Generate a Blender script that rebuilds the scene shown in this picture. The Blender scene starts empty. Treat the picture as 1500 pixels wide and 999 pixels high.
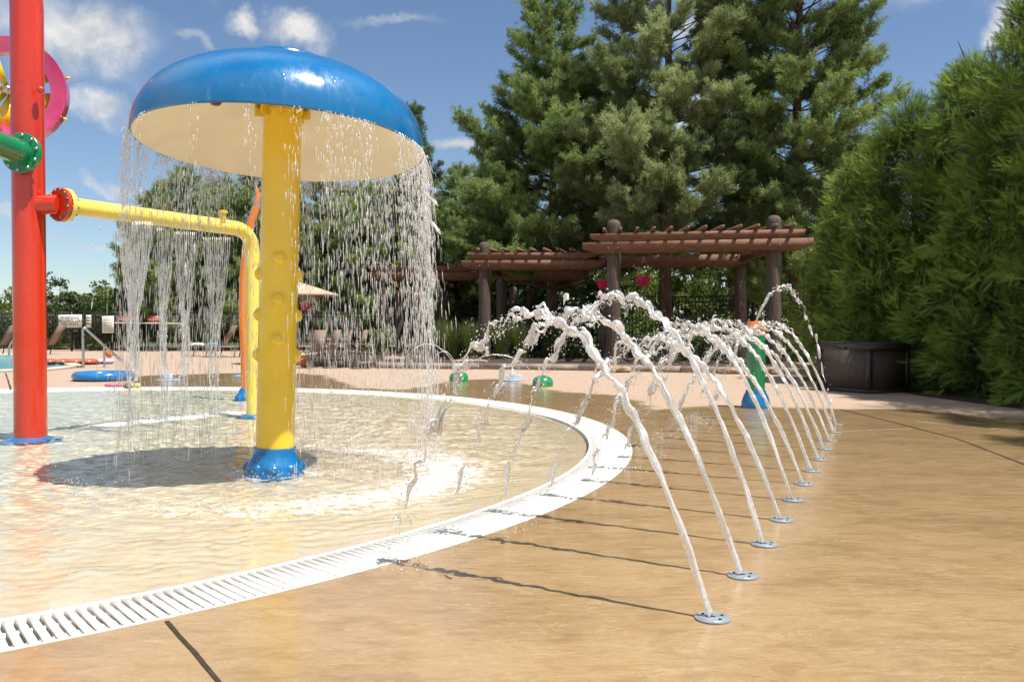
import bpy, math, random
import numpy as np
from mathutils import Vector, Matrix

rng = np.random.default_rng(7)
random.seed(7)
C = bpy.context.scene.collection
SC = bpy.context.scene
R = math.radians
PI = math.pi

# ------------------------------------------------------------------ camera
FPX, CX, CY = 1280.0, 750.0, 499.5
CAMH = 1.1
PITCH = math.atan(21.5 / FPX)
cam_d = bpy.data.cameras.new('camera')
cam_d.sensor_width = 36.0
cam_d.lens = FPX * 36.0 / 1500.0
cam_d.clip_start = 0.05
cam_d.clip_end = 5000
cam = bpy.data.objects.new('camera', cam_d)
cam.location = (0, 0, CAMH)
cam.rotation_euler = (PI / 2 - PITCH, 0, 0)
C.objects.link(cam)
SC.camera = cam


def ray(px, py):
    x = (px - CX) / FPX
    u = -(py - CY) / FPX
    return Vector((x, math.cos(PITCH) + u * math.sin(PITCH), -math.sin(PITCH) + u * math.cos(PITCH)))


def P(px, py, h=0.0):            # the point seen at a pixel on the level h
    d = ray(px, py)
    t = (h - CAMH) / d.z
    return Vector((0, 0, CAMH)) + d * t


def PD(px, py, depth):           # the point seen at a pixel at a distance
    d = ray(px, py)
    return Vector((0, 0, CAMH)) + d * (depth / d.y)


# ------------------------------------------------------------------ mesh helper
class MB:
    def __init__(self):
        self.v, self.f, self.t = [], [], []
        self.n = 0

    def add(self, verts, faces, tone=None):
        verts = np.asarray(verts, float).reshape(-1, 3)
        self.v.append(verts)
        if isinstance(faces, np.ndarray):
            self.f.append(faces + self.n)
        else:
            by = {}
            for q in faces:
                by.setdefault(len(q), []).append(q)
            for k, L in by.items():
                self.f.append(np.array(L, int) + self.n)
        if tone is None:
            tone = np.zeros(len(verts))
        elif np.isscalar(tone):
            tone = np.full(len(verts), float(tone))
        self.t.append(np.asarray(tone, float))
        self.n += len(verts)
        return self

    def box(self, c, s, rot=None, taper=1.0):
        x, y, z = s[0] / 2, s[1] / 2, s[2] / 2
        k = taper
        v = np.array([(-x, -y, -z), (x, -y, -z), (x, y, -z), (-x, y, -z),
                      (-x * k, -y * k, z), (x * k, -y * k, z), (x * k, y * k, z), (-x * k, y * k, z)])
        if rot is not None:
            v = v @ np.array(rot).T
        v = v + np.array(c)
        return self.add(v, [(3, 2, 1, 0), (4, 5, 6, 7), (0, 1, 5, 4), (1, 2, 6, 5), (2, 3, 7, 6), (3, 0, 4, 7)])

    def beam(self, p, q, w, h, bevel=0.0):
        p, q = Vector(p), Vector(q)
        d = (q - p)
        L = d.length
        d.normalize()
        up = Vector((0, 0, 1)) if abs(d.z) < .95 else Vector((0, 1, 0))
        s = d.cross(up).normalized()
        u = s.cross(d).normalized()
        m = np.array([[d.x, s.x, u.x], [d.y, s.y, u.y], [d.z, s.z, u.z]])
        return self.box((p + q) / 2, (L, w, h), m)

    def tube(self, pts, rad, n=12, caps=True):
        pts = np.asarray(pts, float)
        m = len(pts)
        rad = np.full(m, rad) if np.isscalar(rad) else np.asarray(rad, float)
        tan = np.gradient(pts, axis=0)
        tan /= np.linalg.norm(tan, axis=1)[:, None] + 1e-12
        ref = np.array([0, 0, 1.0]) if abs(tan[0][2]) < .9 else np.array([1.0, 0, 0])
        s = np.cross(tan[0], ref)
        s /= np.linalg.norm(s)
        V = []
        a = np.arange(n) * 2 * PI / n
        for i in range(m):
            s = s - tan[i] * (s @ tan[i])
            s /= np.linalg.norm(s) + 1e-12
            u = np.cross(tan[i], s)
            r = rad[i]
            V.append(pts[i] + r * (np.cos(a)[:, None] * s + np.sin(a)[:, None] * u))
        V = np.concatenate(V)
        i = np.arange(m - 1)[:, None] * n
        j = np.arange(n)[None]
        jn = (j + 1) % n
        F = np.stack([i + j, i + jn, i + n + jn, i + n + j], -1).reshape(-1, 4)
        base = self.n
        self.add(V, F)
        if caps:
            self.f.append(np.array([list(range(base + n - 1, base - 1, -1))]))
            self.f.append(np.array([list(range(base + (m - 1) * n, base + m * n))]))
        return self

    def lathe(self, prof, n=48, c=(0, 0, 0), rot=None, closed=False):
        prof = np.asarray(prof, float)
        m = len(prof)
        a = np.arange(n) * 2 * PI / n
        V = np.stack([prof[:, None, 0] * np.cos(a), prof[:, None, 0] * np.sin(a),
                      np.repeat(prof[:, 1:2], n, 1)], -1).reshape(-1, 3)
        if rot is not None:
            V = V @ np.array(rot).T
        V = V + np.array(c)
        i = np.arange(m if closed else m - 1)[:, None] * n
        j = np.arange(n)[None]
        jn = (j + 1) % n
        i2 = (i + n) % (m * n)
        F = np.stack([i + j, i + jn, i2 + jn, i2 + j], -1).reshape(-1, 4)
        return self.add(V, F)

    def ball(self, c, r, n=12, m=8, squash=1.0):
        ph = np.linspace(-PI / 2, PI / 2, m + 1)
        return self.lathe([(max(1e-4, r * math.cos(p)), r * math.sin(p) * squash) for p in ph], n, c)

    def many(self, tv, tf, mats, locs, tone=None):
        tv = np.asarray(tv, float)
        tf = np.asarray(tf, int)
        V = np.einsum('nij,vj->nvi', mats, tv) + locs[:, None, :]
        k = len(tv)
        F = (tf[None] + (np.arange(len(locs)) * k)[:, None, None]).reshape(-1, tf.shape[1])
        T = None if tone is None else np.repeat(tone, k)
        return self.add(V.reshape(-1, 3), F, T)

    def build(self, name, mat, parent=None, smooth=None, tone=False, origin=None, closed=None):
        V = np.concatenate(self.v)
        o = np.array(origin if origin is not None else (ORG[parent.name] if parent else (0, 0, 0)), float)
        V = V - o
        me = bpy.data.meshes.new(name)
        me.vertices.add(len(V))
        me.vertices.foreach_set('co', V.ravel())
        loops = np.concatenate([f.ravel() for f in self.f])
        sizes = np.concatenate([np.full(len(f), f.shape[1]) for f in self.f])
        starts = np.concatenate([[0], np.cumsum(sizes)[:-1]])
        me.loops.add(len(loops))
        me.loops.foreach_set('vertex_index', loops.astype(np.int32))
        me.polygons.add(len(sizes))
        me.polygons.foreach_set('loop_start', starts.astype(np.int32))
        me.update(calc_edges=True)
        me.validate()
        if tone:
            at = me.attributes.new('tone', 'FLOAT', 'POINT')
            at.data.foreach_set('value', np.concatenate(self.t).astype(np.float32))
        if smooth is not None:
            me.polygons.foreach_set('use_smooth', np.ones(len(me.polygons), bool))
            if smooth < 179:
                me.set_sharp_from_angle(angle=R(smooth))
        me.materials.append(mat)
        ob = bpy.data.objects.new(name, me)
        C.objects.link(ob)
        if parent is not None:
            ob.parent = parent
        elif origin is not None:
            ob.location = origin
        ORG[ob.name] = tuple(o)
        return ob


ORG = {}


def thing(name, label, cat, loc, group=None):
    o = bpy.data.objects.new(name, None)
    C.objects.link(o)
    o.location = loc
    o.empty_display_size = .2
    ORG[o.name] = tuple(loc)
    return tag(o, label, cat, group)


def tag(o, label, cat, group=None, kind=None):
    o['label'] = label
    o['category'] = cat
    if group:
        o['group'] = group
    if kind:
        o['kind'] = kind
    return o


def struct(o):
    o['kind'] = 'structure'
    return o


def copy_tree(o, parent=None):
    c = o.copy()
    C.objects.link(c)
    if parent is not None:
        c.parent = parent
    ORG[c.name] = ORG.get(o.name, (0, 0, 0))
    for ch in list(o.children):
        copy_tree(ch, c)
    return c


def rot_to(d, spin=0.0):
    d = Vector(d).normalized()
    q = d.to_track_quat('Z', 'Y')
    return np.array((q.to_matrix() @ Matrix.Rotation(spin, 3, 'Z')))


def frames(dirs, roll=None):
    """rotation matrices whose third column is dirs"""
    d = dirs / (np.linalg.norm(dirs, axis=1)[:, None] + 1e-9)
    ref = np.where(np.abs(d[:, 2:3]) < .9, np.array([[0, 0, 1.0]]), np.array([[1.0, 0, 0]]))
    s = np.cross(ref, d)
    s /= np.linalg.norm(s, axis=1)[:, None] + 1e-9
    u = np.cross(d, s)
    if roll is not None:
        c, q = np.cos(roll)[:, None], np.sin(roll)[:, None]
        s, u = s * c + u * q, u * c - s * q
    return np.stack([s, u, d], -1)


# ------------------------------------------------------------------ materials
def nodes(name):
    m = bpy.data.materials.new(name)
    m.use_nodes = True
    nt = m.node_tree
    nt.nodes.clear()
    out = nt.nodes.new('ShaderNodeOutputMaterial')

    def N(t, **kw):
        n = nt.nodes.new('ShaderNode' + t)
        for k, v in kw.items():
            if k.startswith('i_'):
                n.inputs[k[2:].replace('_', ' ')].default_value = v
            else:
                setattr(n, k, v)
        return n

    def L(a, b):
        nt.links.new(a, b)
    return m, out, N, L


def noise(N, L, vec, scale, detail=4, rough=.55, dist=0.0):
    n = N('TexNoise')
    n.inputs['Scale'].default_value = scale
    n.inputs['Detail'].default_value = detail
    n.inputs['Roughness'].default_value = rough
    n.inputs['Distortion'].default_value = dist
    if vec is not None:
        L(vec, n.inputs['Vector'])
    return n.outputs['Fac']


def ramp(N, L, fac, stops):
    r = N('ValToRGB')
    e = r.color_ramp.elements
    while len(e) > 1:
        e.remove(e[-1])
    e[0].position, e[0].color = stops[0][0], (*stops[0][1], 1)
    for p, c in stops[1:]:
        k = e.new(p)
        k.color = (*c, 1)
    L(fac, r.inputs['Fac'])
    return r.outputs['Color']


def mrange(N, L, v, a, b, c=0.0, d=1.0, smooth=False):
    n = N('MapRange')
    if smooth:
        n.interpolation_type = 'SMOOTHSTEP'
    for k, val in zip(('From Min', 'From Max', 'To Min', 'To Max'), (a, b, c, d)):
        n.inputs[k].default_value = val
    L(v, n.inputs['Value'])
    return n.outputs['Result']


def mixc(N, L, fac, a, b, mode='MIX'):
    n = N('Mix', data_type='RGBA', blend_type=mode)
    for s, v in ((n.inputs[0], fac), (n.inputs[6], a), (n.inputs[7], b)):
        if hasattr(v, 'is_linked'):
            L(v, s)
        elif isinstance(v, (int, float)):
            s.default_value = v
        else:
            s.default_value = (*v, 1)
    return n.outputs[2]


def math_(N, L, op, a, b=None):
    n = N('Math', operation=op)
    for s, v in ((n.inputs[0], a), (n.inputs[1], b)):
        if v is None:
            continue
        if hasattr(v, 'is_linked'):
            L(v, s)
        else:
            s.default_value = v
    return n.outputs[0]


def coords(N, L, scale=(1, 1, 1), world=False):
    if world:
        v = N('NewGeometry').outputs['Position']
    else:
        v = N('TexCoord').outputs['Object']
    if scale == (1, 1, 1):
        return v
    mp = N('Mapping')
    mp.inputs['Scale'].default_value = scale
    L(v, mp.inputs['Vector'])
    return mp.outputs['Vector']


def simple(name, col, rough=.5, var=.12, scale=6.0, bump=0.0, bscale=30.0, metal=0.0, coat=0.0, stretch=(1, 1, 1), col2=None, spec=.5):
    m, out, N, L = nodes(name)
    b = N('BsdfPrincipled')
    v = coords(N, L, stretch)
    f = noise(N, L, v, scale, 6, .6)
    c2 = col2 if col2 else tuple(x * (1 - 2.2 * var) for x in col)
    c1 = tuple(min(.95, x * (1 + .6 * var)) for x in col)
    L(ramp(N, L, f, [(.3, c2), (.7, c1)]), b.inputs['Base Color'])
    L(mrange(N, L, noise(N, L, v, scale * 3, 4), .3, .7, rough * .8, min(1, rough * 1.2)), b.inputs['Roughness'])
    b.inputs['Metallic'].default_value = metal
    b.inputs['Coat Weight'].default_value = coat
    b.inputs['Coat Roughness'].default_value = .08
    b.inputs['Specular IOR Level'].default_value = spec
    if bump:
        bp = N('Bump')
        bp.inputs['Strength'].default_value = bump
        bp.inputs['Distance'].default_value = .02
        L(noise(N, L, v, bscale, 5), bp.inputs['Height'])
        L(bp.outputs[0], b.inputs['Normal'])
    L(b.outputs[0], out.inputs[0])
    return m


def wet_paint(name, col, dark):
    """gel-coat paint under a film of running water: fading, runs and beads"""
    m, out, N, L = nodes(name)
    b = N('BsdfPrincipled')
    v = coords(N, L)
    f = noise(N, L, v, 2.2, 6, .6)
    runs = noise(N, L, coords(N, L, (9, 9, .6)), 2.0, 5, .6)
    c = ramp(N, L, f, [(.25, dark), (.7, col)])
    c = mixc(N, L, mrange(N, L, runs, .58, .75, 0, .25), c, tuple(min(.9, x * .9 + .04) for x in col))
    scale_ = math_(N, L, 'MULTIPLY', mrange(N, L, noise(N, L, coords(N, L, (3, 3, .9)), 5, 8, .75), .60, .74), mrange(N, L, noise(N, L, v, 1.3, 3), .45, .62))
    c = mixc(N, L, math_(N, L, 'MULTIPLY', scale_, .3), c, (.62, .58, .52))
    L(c, b.inputs['Base Color'])
    L(mrange(N, L, runs, .35, .7, .16, .36), b.inputs['Roughness'])
    b.inputs['Coat Weight'].default_value = .6
    b.inputs['Coat Roughness'].default_value = .06
    bp = N('Bump')
    bp.inputs['Strength'].default_value = .25
    bp.inputs['Distance'].default_value = .006
    vor = N('TexVoronoi')
    vor.inputs['Scale'].default_value = 46
    L(coords(N, L, (1, 1, .55)), vor.inputs['Vector'])
    beads = mrange(N, L, vor.outputs['Distance'], .0, .28, 1, 0)
    pick = mrange(N, L, noise(N, L, v, 9, 3), .5, .62)
    h = math_(N, L, 'ADD', math_(N, L, 'MULTIPLY', beads, pick), math_(N, L, 'MULTIPLY', runs, .9))
    L(h, bp.inputs['Height'])
    L(bp.outputs[0], b.inputs['Coat Normal'])
    L(bp.outputs[0], b.inputs['Normal'])
    L(b.outputs[0], out.inputs[0])
    return m


def foliage(name, dark, light, trans=.25, rough=.55):
    m, out, N, L = nodes(name)
    at = N('Attribute', attribute_name='tone')
    big = noise(N, L, coords(N, L), .9, 3)
    f = math_(N, L, 'ADD', math_(N, L, 'MULTIPLY', at.outputs['Fac'], .7), math_(N, L, 'MULTIPLY', big, .3))
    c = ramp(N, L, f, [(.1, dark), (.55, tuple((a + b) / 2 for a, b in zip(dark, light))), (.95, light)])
    b = N('BsdfPrincipled')
    L(c, b.inputs['Base Color'])
    b.inputs['Roughness'].default_value = rough
    b.inputs['Specular IOR Level'].default_value = .3
    t = N('BsdfTranslucent')
    L(mixc(N, L, .5, c, (.16, .22, .02)), t.inputs['Color'])
    mx = N('MixShader')
    mx.inputs[0].default_value = trans
    L(b.outputs[0], mx.inputs[1])
    L(t.outputs[0], mx.inputs[2])
    L(mx.outputs[0], out.inputs[0])
    return m


def spray_water(name, white=.35, rough=.04, sc=30, clear=.3, glint=.2, streak=False):
    """aerated water: clear film, milky streaks and sun glints"""
    m, out, N, L = nodes(name)
    g = N('BsdfGlass')
    g.inputs['IOR'].default_value = 1.333
    g.inputs['Roughness'].default_value = rough
    g.inputs['Color'].default_value = (.985, .99, 1, 1)
    d = N('BsdfDiffuse')
    d.inputs['Color'].default_value = (.97, .97, .97, 1)
    t = N('BsdfTranslucent')
    t.inputs['Color'].default_value = (.97, .97, .97, 1)
    a = N('MixShader')
    a.inputs[0].default_value = .5
    L(d.outputs[0], a.inputs[1])
    L(t.outputs[0], a.inputs[2])
    gs = N('BsdfGlossy')
    gs.inputs['Roughness'].default_value = .28
    gs.inputs['Color'].default_value = (1, 1, 1, 1)
    bp = N('Bump')
    bp.inputs['Strength'].default_value = .45
    bp.inputs['Distance'].default_value = .006
    v = coords(N, L)
    L(noise(N, L, v, sc * 1.8, 3), bp.inputs['Height'])
    for q in (g, gs):
        L(bp.outputs[0], q.inputs['Normal'])
    f = noise(N, L, v, sc, 4)
    if streak:
        at = N('Attribute', attribute_name='tone')
        f = math_(N, L, 'ADD', math_(N, L, 'MULTIPLY', f, .45), math_(N, L, 'MULTIPLY', at.outputs['Fac'], .55))
    mx = N('MixShader')
    L(mrange(N, L, f, .40, .62, max(0, white - .4), min(1, white + .4)), mx.inputs[0])
    L(g.outputs[0], mx.inputs[1])
    L(a.outputs[0], mx.inputs[2])
    gm = N('MixShader')
    gm.inputs[0].default_value = glint
    L(mx.outputs[0], gm.inputs[1])
    L(gs.outputs[0], gm.inputs[2])
    cl = N('MixShader')
    cl.inputs[0].default_value = clear
    L(gm.outputs[0], cl.inputs[1])
    L(N('BsdfTransparent').outputs[0], cl.inputs[2])
    L(cl.outputs[0], out.inputs[0])
    return m


YEL = ((.86, .60, .022), (.76, .49, .014))
M = {}
M['yellow'] = wet_paint('yellow_gelcoat', *YEL)
M['paleyellow'] = wet_paint('faded_yellow_gelcoat', (.87, .71, .15), (.82, .62, .08))
M['blue'] = wet_paint('blue_gelcoat', (.002, .15, .38), (.002, .105, .29))
M['red'] = wet_paint('red_gelcoat', (.62, .038, .010), (.52, .028, .008))
M['green'] = wet_paint('green_gelcoat', (.008, .24, .085), (.006, .17, .06))
M['orange'] = wet_paint('orange_gelcoat', (.85, .23, .015), (.75, .17, .01))
M['pink'] = wet_paint('pink_gelcoat', (.66, .09, .24), (.42, .03, .12))
M['cream'] = simple('cream_underside', (.92, .83, .66), .5, .05, 3)
M['steel'] = simple('stainless_steel', (.55, .54, .52), .28, .1, 8, metal=1.0)
M['bolt'] = simple('weathered_bolt', (.28, .2, .13), .45, .3, 20, metal=.6)
M['plate'] = simple('grey_plate', (.36, .42, .46), .35, .12, 14, bump=.2, bscale=60, metal=.35)
M['darkhole'] = simple('dark_slot', (.02, .018, .015), .7)
M['white_grate'] = simple('white_grating', (.78, .76, .71), .45, .08, 3, bump=.1)
M['trough'] = simple('trough_concrete', (.16, .14, .11), .8, .2)
M['post_wood'] = simple('log_post_wood', (.105, .072, .055), .8, .25, 5, bump=.6, bscale=14, stretch=(3, 3, .35))
M['redwood'] = simple('red_stained_wood', (.21, .098, .056), .75, .22, 6, bump=.12, bscale=20, stretch=(1, 1, 4))
M['iron'] = simple('black_iron', (.012, .012, .013), .45, .1)
M['curb'] = simple('curb_concrete', (.3, .25, .21), .85, .2, 4, bump=.4, bscale=12)
M['stone'] = simple('sandstone', (.42, .29, .19), .85, .3, 7, bump=.7, bscale=9)
M['mulch'] = simple('bark_mulch', (.07, .045, .03), .95, .35, 18, bump=1.0, bscale=25)
M['ground'] = simple('dry_lawn', (.075, .1, .035), .95, .3, .4, bump=.5, bscale=8)
M['bark'] = simple('pine_bark', (.17, .095, .06), .9, .3, 6, bump=1.0, bscale=12, stretch=(2, 2, .5))
M['greybark'] = simple('grey_bark', (.11, .085, .065), .9, .3, 6, bump=1.0, bscale=12, stretch=(2, 2, .5))
M['pine'] = foliage('pine_needles', (.13, .18, .085), (.56, .62, .32), .52)
M['pinedark'] = foliage('dark_pine_needles', (.085, .15, .055), (.44, .54, .21), .5)
M['spruce'] = foliage('spruce_needles', (.035, .075, .034), (.17, .24, .10), .35)
M['thuja'] = foliage('arborvitae_sprays', (.014, .05, .012), (.40, .56, .11), .40, .45)
M['leaf'] = foliage('deciduous_leaves', (.05, .09, .02), (.24, .30, .07), .4)
M['leafdark'] = foliage('dark_shrub_leaves', (.02, .045, .015), (.1, .15, .045), .3)
M['grassy'] = foliage('ornamental_grass_blades', (.06, .09, .025), (.24, .26, .1), .35)
M['jet'] = spray_water('jet_water', .52, .0, 45, .10, .24, True)
M['drops'] = spray_water('falling_drops', .78, .02, 30, .5, .28)
M['foam'] = spray_water('foam_drops', .85, .1, 30, .45, .2)
M['sling'] = simple('tan_sling_fabric', (.30, .215, .16), .8, .1, 20, bump=.2, bscale=80)
M['bronze'] = simple('bronze_frame', (.09, .06, .045), .5, .1)
M['wicker'] = simple('brown_resin_weave', (.08, .062, .052), .6, .2, 30, bump=.8, bscale=70)
M['lid'] = simple('dark_resin_lid', (.04, .032, .028), .5, .15)
M['umbrella'] = simple('tan_canvas', (.52, .38, .27), .85, .08, 4)
M['sign'] = simple('sign_face', (.72, .70, .60), .5, .06)
M['signred'] = simple('red_sign_face', (.45, .035, .025), .5, .08)
M['ink'] = simple('dark_lettering', (.05, .06, .06), .6)
M['inkwhite'] = simple('white_lettering', (.8, .8, .78), .6)
M['pot'] = simple('pink_pot', (.62, .02, .1), .35, .1)
M['petal'] = simple('white_petals', (.8, .78, .8), .6)
M['petalpink'] = simple('pink_petals', (.7, .12, .3), .6)
M['vinyl'] = simple('blue_vinyl', (.01, .17, .45), .2, .1, 5, coat=.5)
M['vinylcyan'] = simple('cyan_vinyl', (.03, .38, .55), .25, .15, 5, coat=.5)
M['vinylwhite'] = simple('white_vinyl', (.75, .8, .85), .3)
M['vinylred'] = simple('coral_vinyl', (.52, .12, .06), .3, .2, 6, coat=.3)
M['lilac'] = simple('lilac_vinyl', (.55, .48, .8), .35, .15)
M['towel'] = simple('white_towel', (.8, .78, .72), .95, .06, 15, bump=.5, bscale=60)
M['toweldkblue'] = simple('blue_towel', (.08, .3, .5), .95, .3, 15, bump=.5, bscale=60)
M['toy_yellow'] = simple('yellow_toy', (.75, .55, .12), .4)
M['toy_dark'] = simple('dark_toy', (.08, .07, .03), .5)
M['orangefab'] = simple('orange_fabric', (.75, .2, .06), .8)
M['bubbler'] = simple('pale_blue_plate', (.3, .5, .75), .35, .1)
M['brickred'] = simple('rust_mark', (.19, .045, .03), .5, .2, 20)

# ------------------------------------------------------------------ world: sky and sun
SUN = Vector((.385, -.235, 1.0)).normalized()
ELEV = math.asin(SUN.z)
AZ = math.atan2(SUN.x, SUN.y)          # from +Y towards +X
w = bpy.data.worlds.new('World')
SC.world = w
w.use_nodes = True
nt = w.node_tree
nt.nodes.clear()


def WN(t, **kw):
    n = nt.nodes.new('ShaderNode' + t)
    for k, v in kw.items():
        setattr(n, k, v)
    return n


def WL(a, b):
    nt.links.new(a, b)


sky = WN('TexSky', sky_type='NISHITA')
sky.sun_disc = False
sky.sun_elevation = ELEV
sky.sun_rotation = AZ
sky.altitude = 300
sky.air_density = .95
sky.dust_density = .3
sky.ozone_density = 3.2
gen = WN('TexCoord').outputs['Generated']
nrm = WN('VectorMath', operation='NORMALIZE')
WL(gen, nrm.inputs[0])
wp = WN('TexNoise')
wp.inputs['Scale'].default_value = 9
wp.inputs['Detail'].default_value = 6
wp.inputs['Roughness'].default_value = .6
WL(nrm.outputs[0], wp.inputs['Vector'])
wsub = WN('VectorMath', operation='SUBTRACT')
WL(wp.outputs['Color'], wsub.inputs[0])
wsub.inputs[1].default_value = (.5, .5, .5)
wsc = WN('VectorMath', operation='SCALE')
WL(wsub.outputs[0], wsc.inputs[0])
wsc.inputs['Scale'].default_value = .11
wadd = WN('VectorMath', operation='ADD')
WL(nrm.outputs[0], wadd.inputs[0])
WL(wsc.outputs[0], wadd.inputs[1])
# each cloud: bearing, height, half width, half height, weight
clouds = [(115, 55, 85, 48, 1.0), (60, 40, 70, 50, .8), (432, 36, 44, 24, 1.0), (352, 38, 24, 14, .85),
          (140, 158, 42, 24, .8), (282, 66, 30, 9, .45), (165, 256, 26, 9, .6), (676, 210, 30, 14, .9),
          (1485, 22, 30, 30, 1.0), (30, 315, 50, 8, .5), (1010, 165, 60, 30, .9), (900, 190, 50, 25, .8),
          (1205, 275, 30, 22, .9), (1010, 60, 30, 22, .6), (120, 362, 30, 6, .4), (150, 175, 30, 16, .7),
          (250, -60, 120, 40, .9), (800, -140, 160, 60, .9), (1500, -100, 200, 60, .9), (-200, 60, 120, 60, .9),
          (-350, 300, 200, 40, .8), (1800, 250, 200, 60, .8), (100, 300, 40, 7, .4), (560, 20, 60, 8, .3)]
sky_and_fill_clouds = [(ray(px, py).normalized(), hw, hh, wt) for (px, py, hw, hh, wt) in clouds]
for az_, el_, hw, hh in ((150, 35, 620, 420), (200, 50, 700, 500), (250, 30, 700, 380), (100, 40, 520, 380), (290, 45, 560, 420), (180, 18, 900, 240), (60, 58, 480, 320), (320, 62, 480, 320), (75, 20, 380, 200)):  # unseen clouds added overhead and behind the camera as neutral fill light
    e_ = R(el_)
    sky_and_fill_clouds.append((Vector((math.sin(R(az_)) * math.cos(e_), math.cos(R(az_)) * math.cos(e_), math.sin(e_))), hw, hh, 1.0))
acc = None
for (d, hw, hh, wt) in sky_and_fill_clouds:
    right = Vector((0, 0, 1)).cross(d)
    right = -right.normalized()
    up = right.cross(d)
    sub = WN('VectorMath', operation='SUBTRACT')
    WL(wadd.outputs[0], sub.inputs[0])
    sub.inputs[1].default_value = d
    comp = []
    for vec, half in ((right, hw), (up, hh), (d, max(400, hw))):
        dt = WN('VectorMath', operation='DOT_PRODUCT')
        WL(sub.outputs[0], dt.inputs[0])
        dt.inputs[1].default_value = vec / (half / FPX)
        comp.append(dt.outputs['Value'])
    cmb = WN('CombineXYZ')
    for i in range(3):
        WL(comp[i], cmb.inputs[i])
    ln = WN('VectorMath', operation='LENGTH')
    WL(cmb.outputs[0], ln.inputs[0])
    mr = WN('MapRange', interpolation_type='SMOOTHSTEP')
    mr.inputs['From Min'].default_value = 1.35
    mr.inputs['From Max'].default_value = .2
    mr.inputs['To Max'].default_value = wt
    WL(ln.outputs['Value'], mr.inputs['Value'])
    if acc is None:
        acc = mr.outputs[0]
    else:
        mx = WN('Math', operation='MAXIMUM')
        WL(acc, mx.inputs[0])
        WL(mr.outputs[0], mx.inputs[1])
        acc = mx.outputs[0]
fine = WN('TexNoise')
fine.inputs['Scale'].default_value = 16
fine.inputs['Detail'].default_value = 9
fine.inputs['Roughness'].default_value = .62
WL(nrm.outputs[0], fine.inputs['Vector'])
fr = WN('MapRange')
fr.inputs['From Min'].default_value = .30
fr.inputs['From Max'].default_value = .54
fr.inputs['To Min'].default_value = .1
fr.inputs['To Max'].default_value = 1.1
WL(fine.outputs['Fac'], fr.inputs['Value'])
cm = WN('Math', operation='MULTIPLY')
cm.use_clamp = True
WL(acc, cm.inputs[0])
WL(fr.outputs[0], cm.inputs[1])
shade = WN('TexNoise')
shade.inputs['Scale'].default_value = 26
shade.inputs['Detail'].default_value = 5
WL(wadd.outputs[0], shade.inputs['Vector'])
crmp = WN('ValToRGB')
crmp.color_ramp.elements[0].position = .35
crmp.color_ramp.elements[0].color = (4.6, 4.9, 5.3, 1)
crmp.color_ramp.elements[1].position = .65
crmp.color_ramp.elements[1].color = (7.6, 7.4, 7.1, 1)
WL(shade.outputs['Fac'], crmp.inputs['Fac'])
skymix = WN('Mix', data_type='RGBA')
WL(cm.outputs[0], skymix.inputs[0])
WL(sky.outputs[0], skymix.inputs[6])
WL(crmp.outputs[0], skymix.inputs[7])
bg = WN('Background')
bg.inputs['Strength'].default_value = .076
WL(skymix.outputs[2], bg.inputs['Color'])
wo = WN('OutputWorld')
WL(bg.outputs[0], wo.inputs[0])

sun_d = bpy.data.lights.new('sun', 'SUN')
sun_d.energy = 4.4
sun_d.angle = R(.53)
sun_d.color = (1, .95, .87)
sun_d.cycles.is_caustics_light = True
sun = bpy.data.objects.new('sun', sun_d)
sun.rotation_euler = SUN.to_track_quat('Z', 'Y').to_euler()
sun.location = (8, -4, 30)
C.objects.link(sun)

# ------------------------------------------------------------------ pool, deck and ground
PC = np.array([-6.078, 8.686])
RO, RW = 7.208, .391
RI = RO - RW

WETPX = [(-900, 1600), (1900, 1600), (1900, 700), (1620, 640), (1500, 615), (1400, 607), (1340, 600), (1286, 598.5), (1230, 598.5), (1150, 598), (1045, 594.5), (960, 600), (917, 582), (905, 579), (818, 574),
         (780, 564), (752, 557), (725, 555.5), (690, 556), (659, 559), (628, 565), (590, 571), (520, 568), (500, 559), (472, 549.5), (434, 546.5), (330, 547),
         (195, 551), (188, 564), (100, 573), (-60, 577), (-60, 640), (-900, 700)]
WET = np.array([tuple(P(*q))[:2] for q in WETPX])


def poly_sd(pts, poly):
    """signed distance to a polygon, positive inside"""
    a = poly
    b = np.roll(poly, -1, 0)
    best = np.full(len(pts), 1e9)
    inside = np.zeros(len(pts), bool)
    for p, q in zip(a, b):
        e = q - p
        wv = pts - p
        t = np.clip((wv @ e) / (e @ e + 1e-9), 0, 1)
        best = np.minimum(best, np.linalg.norm(wv - t[:, None] * e, axis=1))
        c = (p[1] > pts[:, 1]) != (q[1] > pts[:, 1])
        with np.errstate(divide='ignore', invalid='ignore'):
            xi = (q[0] - p[0]) * (pts[:, 1] - p[1]) / (q[1] - p[1] + 1e-12) + p[0]
        inside ^= c & (pts[:, 0] < xi)
    return np.where(inside, best, -best)


def ring_mesh(radii, zs, n):
    a = np.arange(n) * 2 * PI / n
    V = np.stack([PC[0] + radii[:, None] * np.cos(a), PC[1] + radii[:, None] * np.sin(a), np.repeat(zs[:, None], n, 1)], -1).reshape(-1, 3)
    i = np.arange(len(radii) - 1)[:, None] * n
    j = np.arange(n)[None]
    jn = (j + 1) % n
    F = np.stack([i + j, i + n + j, i + n + jn, i + jn], -1).reshape(-1, 4)
    return V, F


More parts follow.
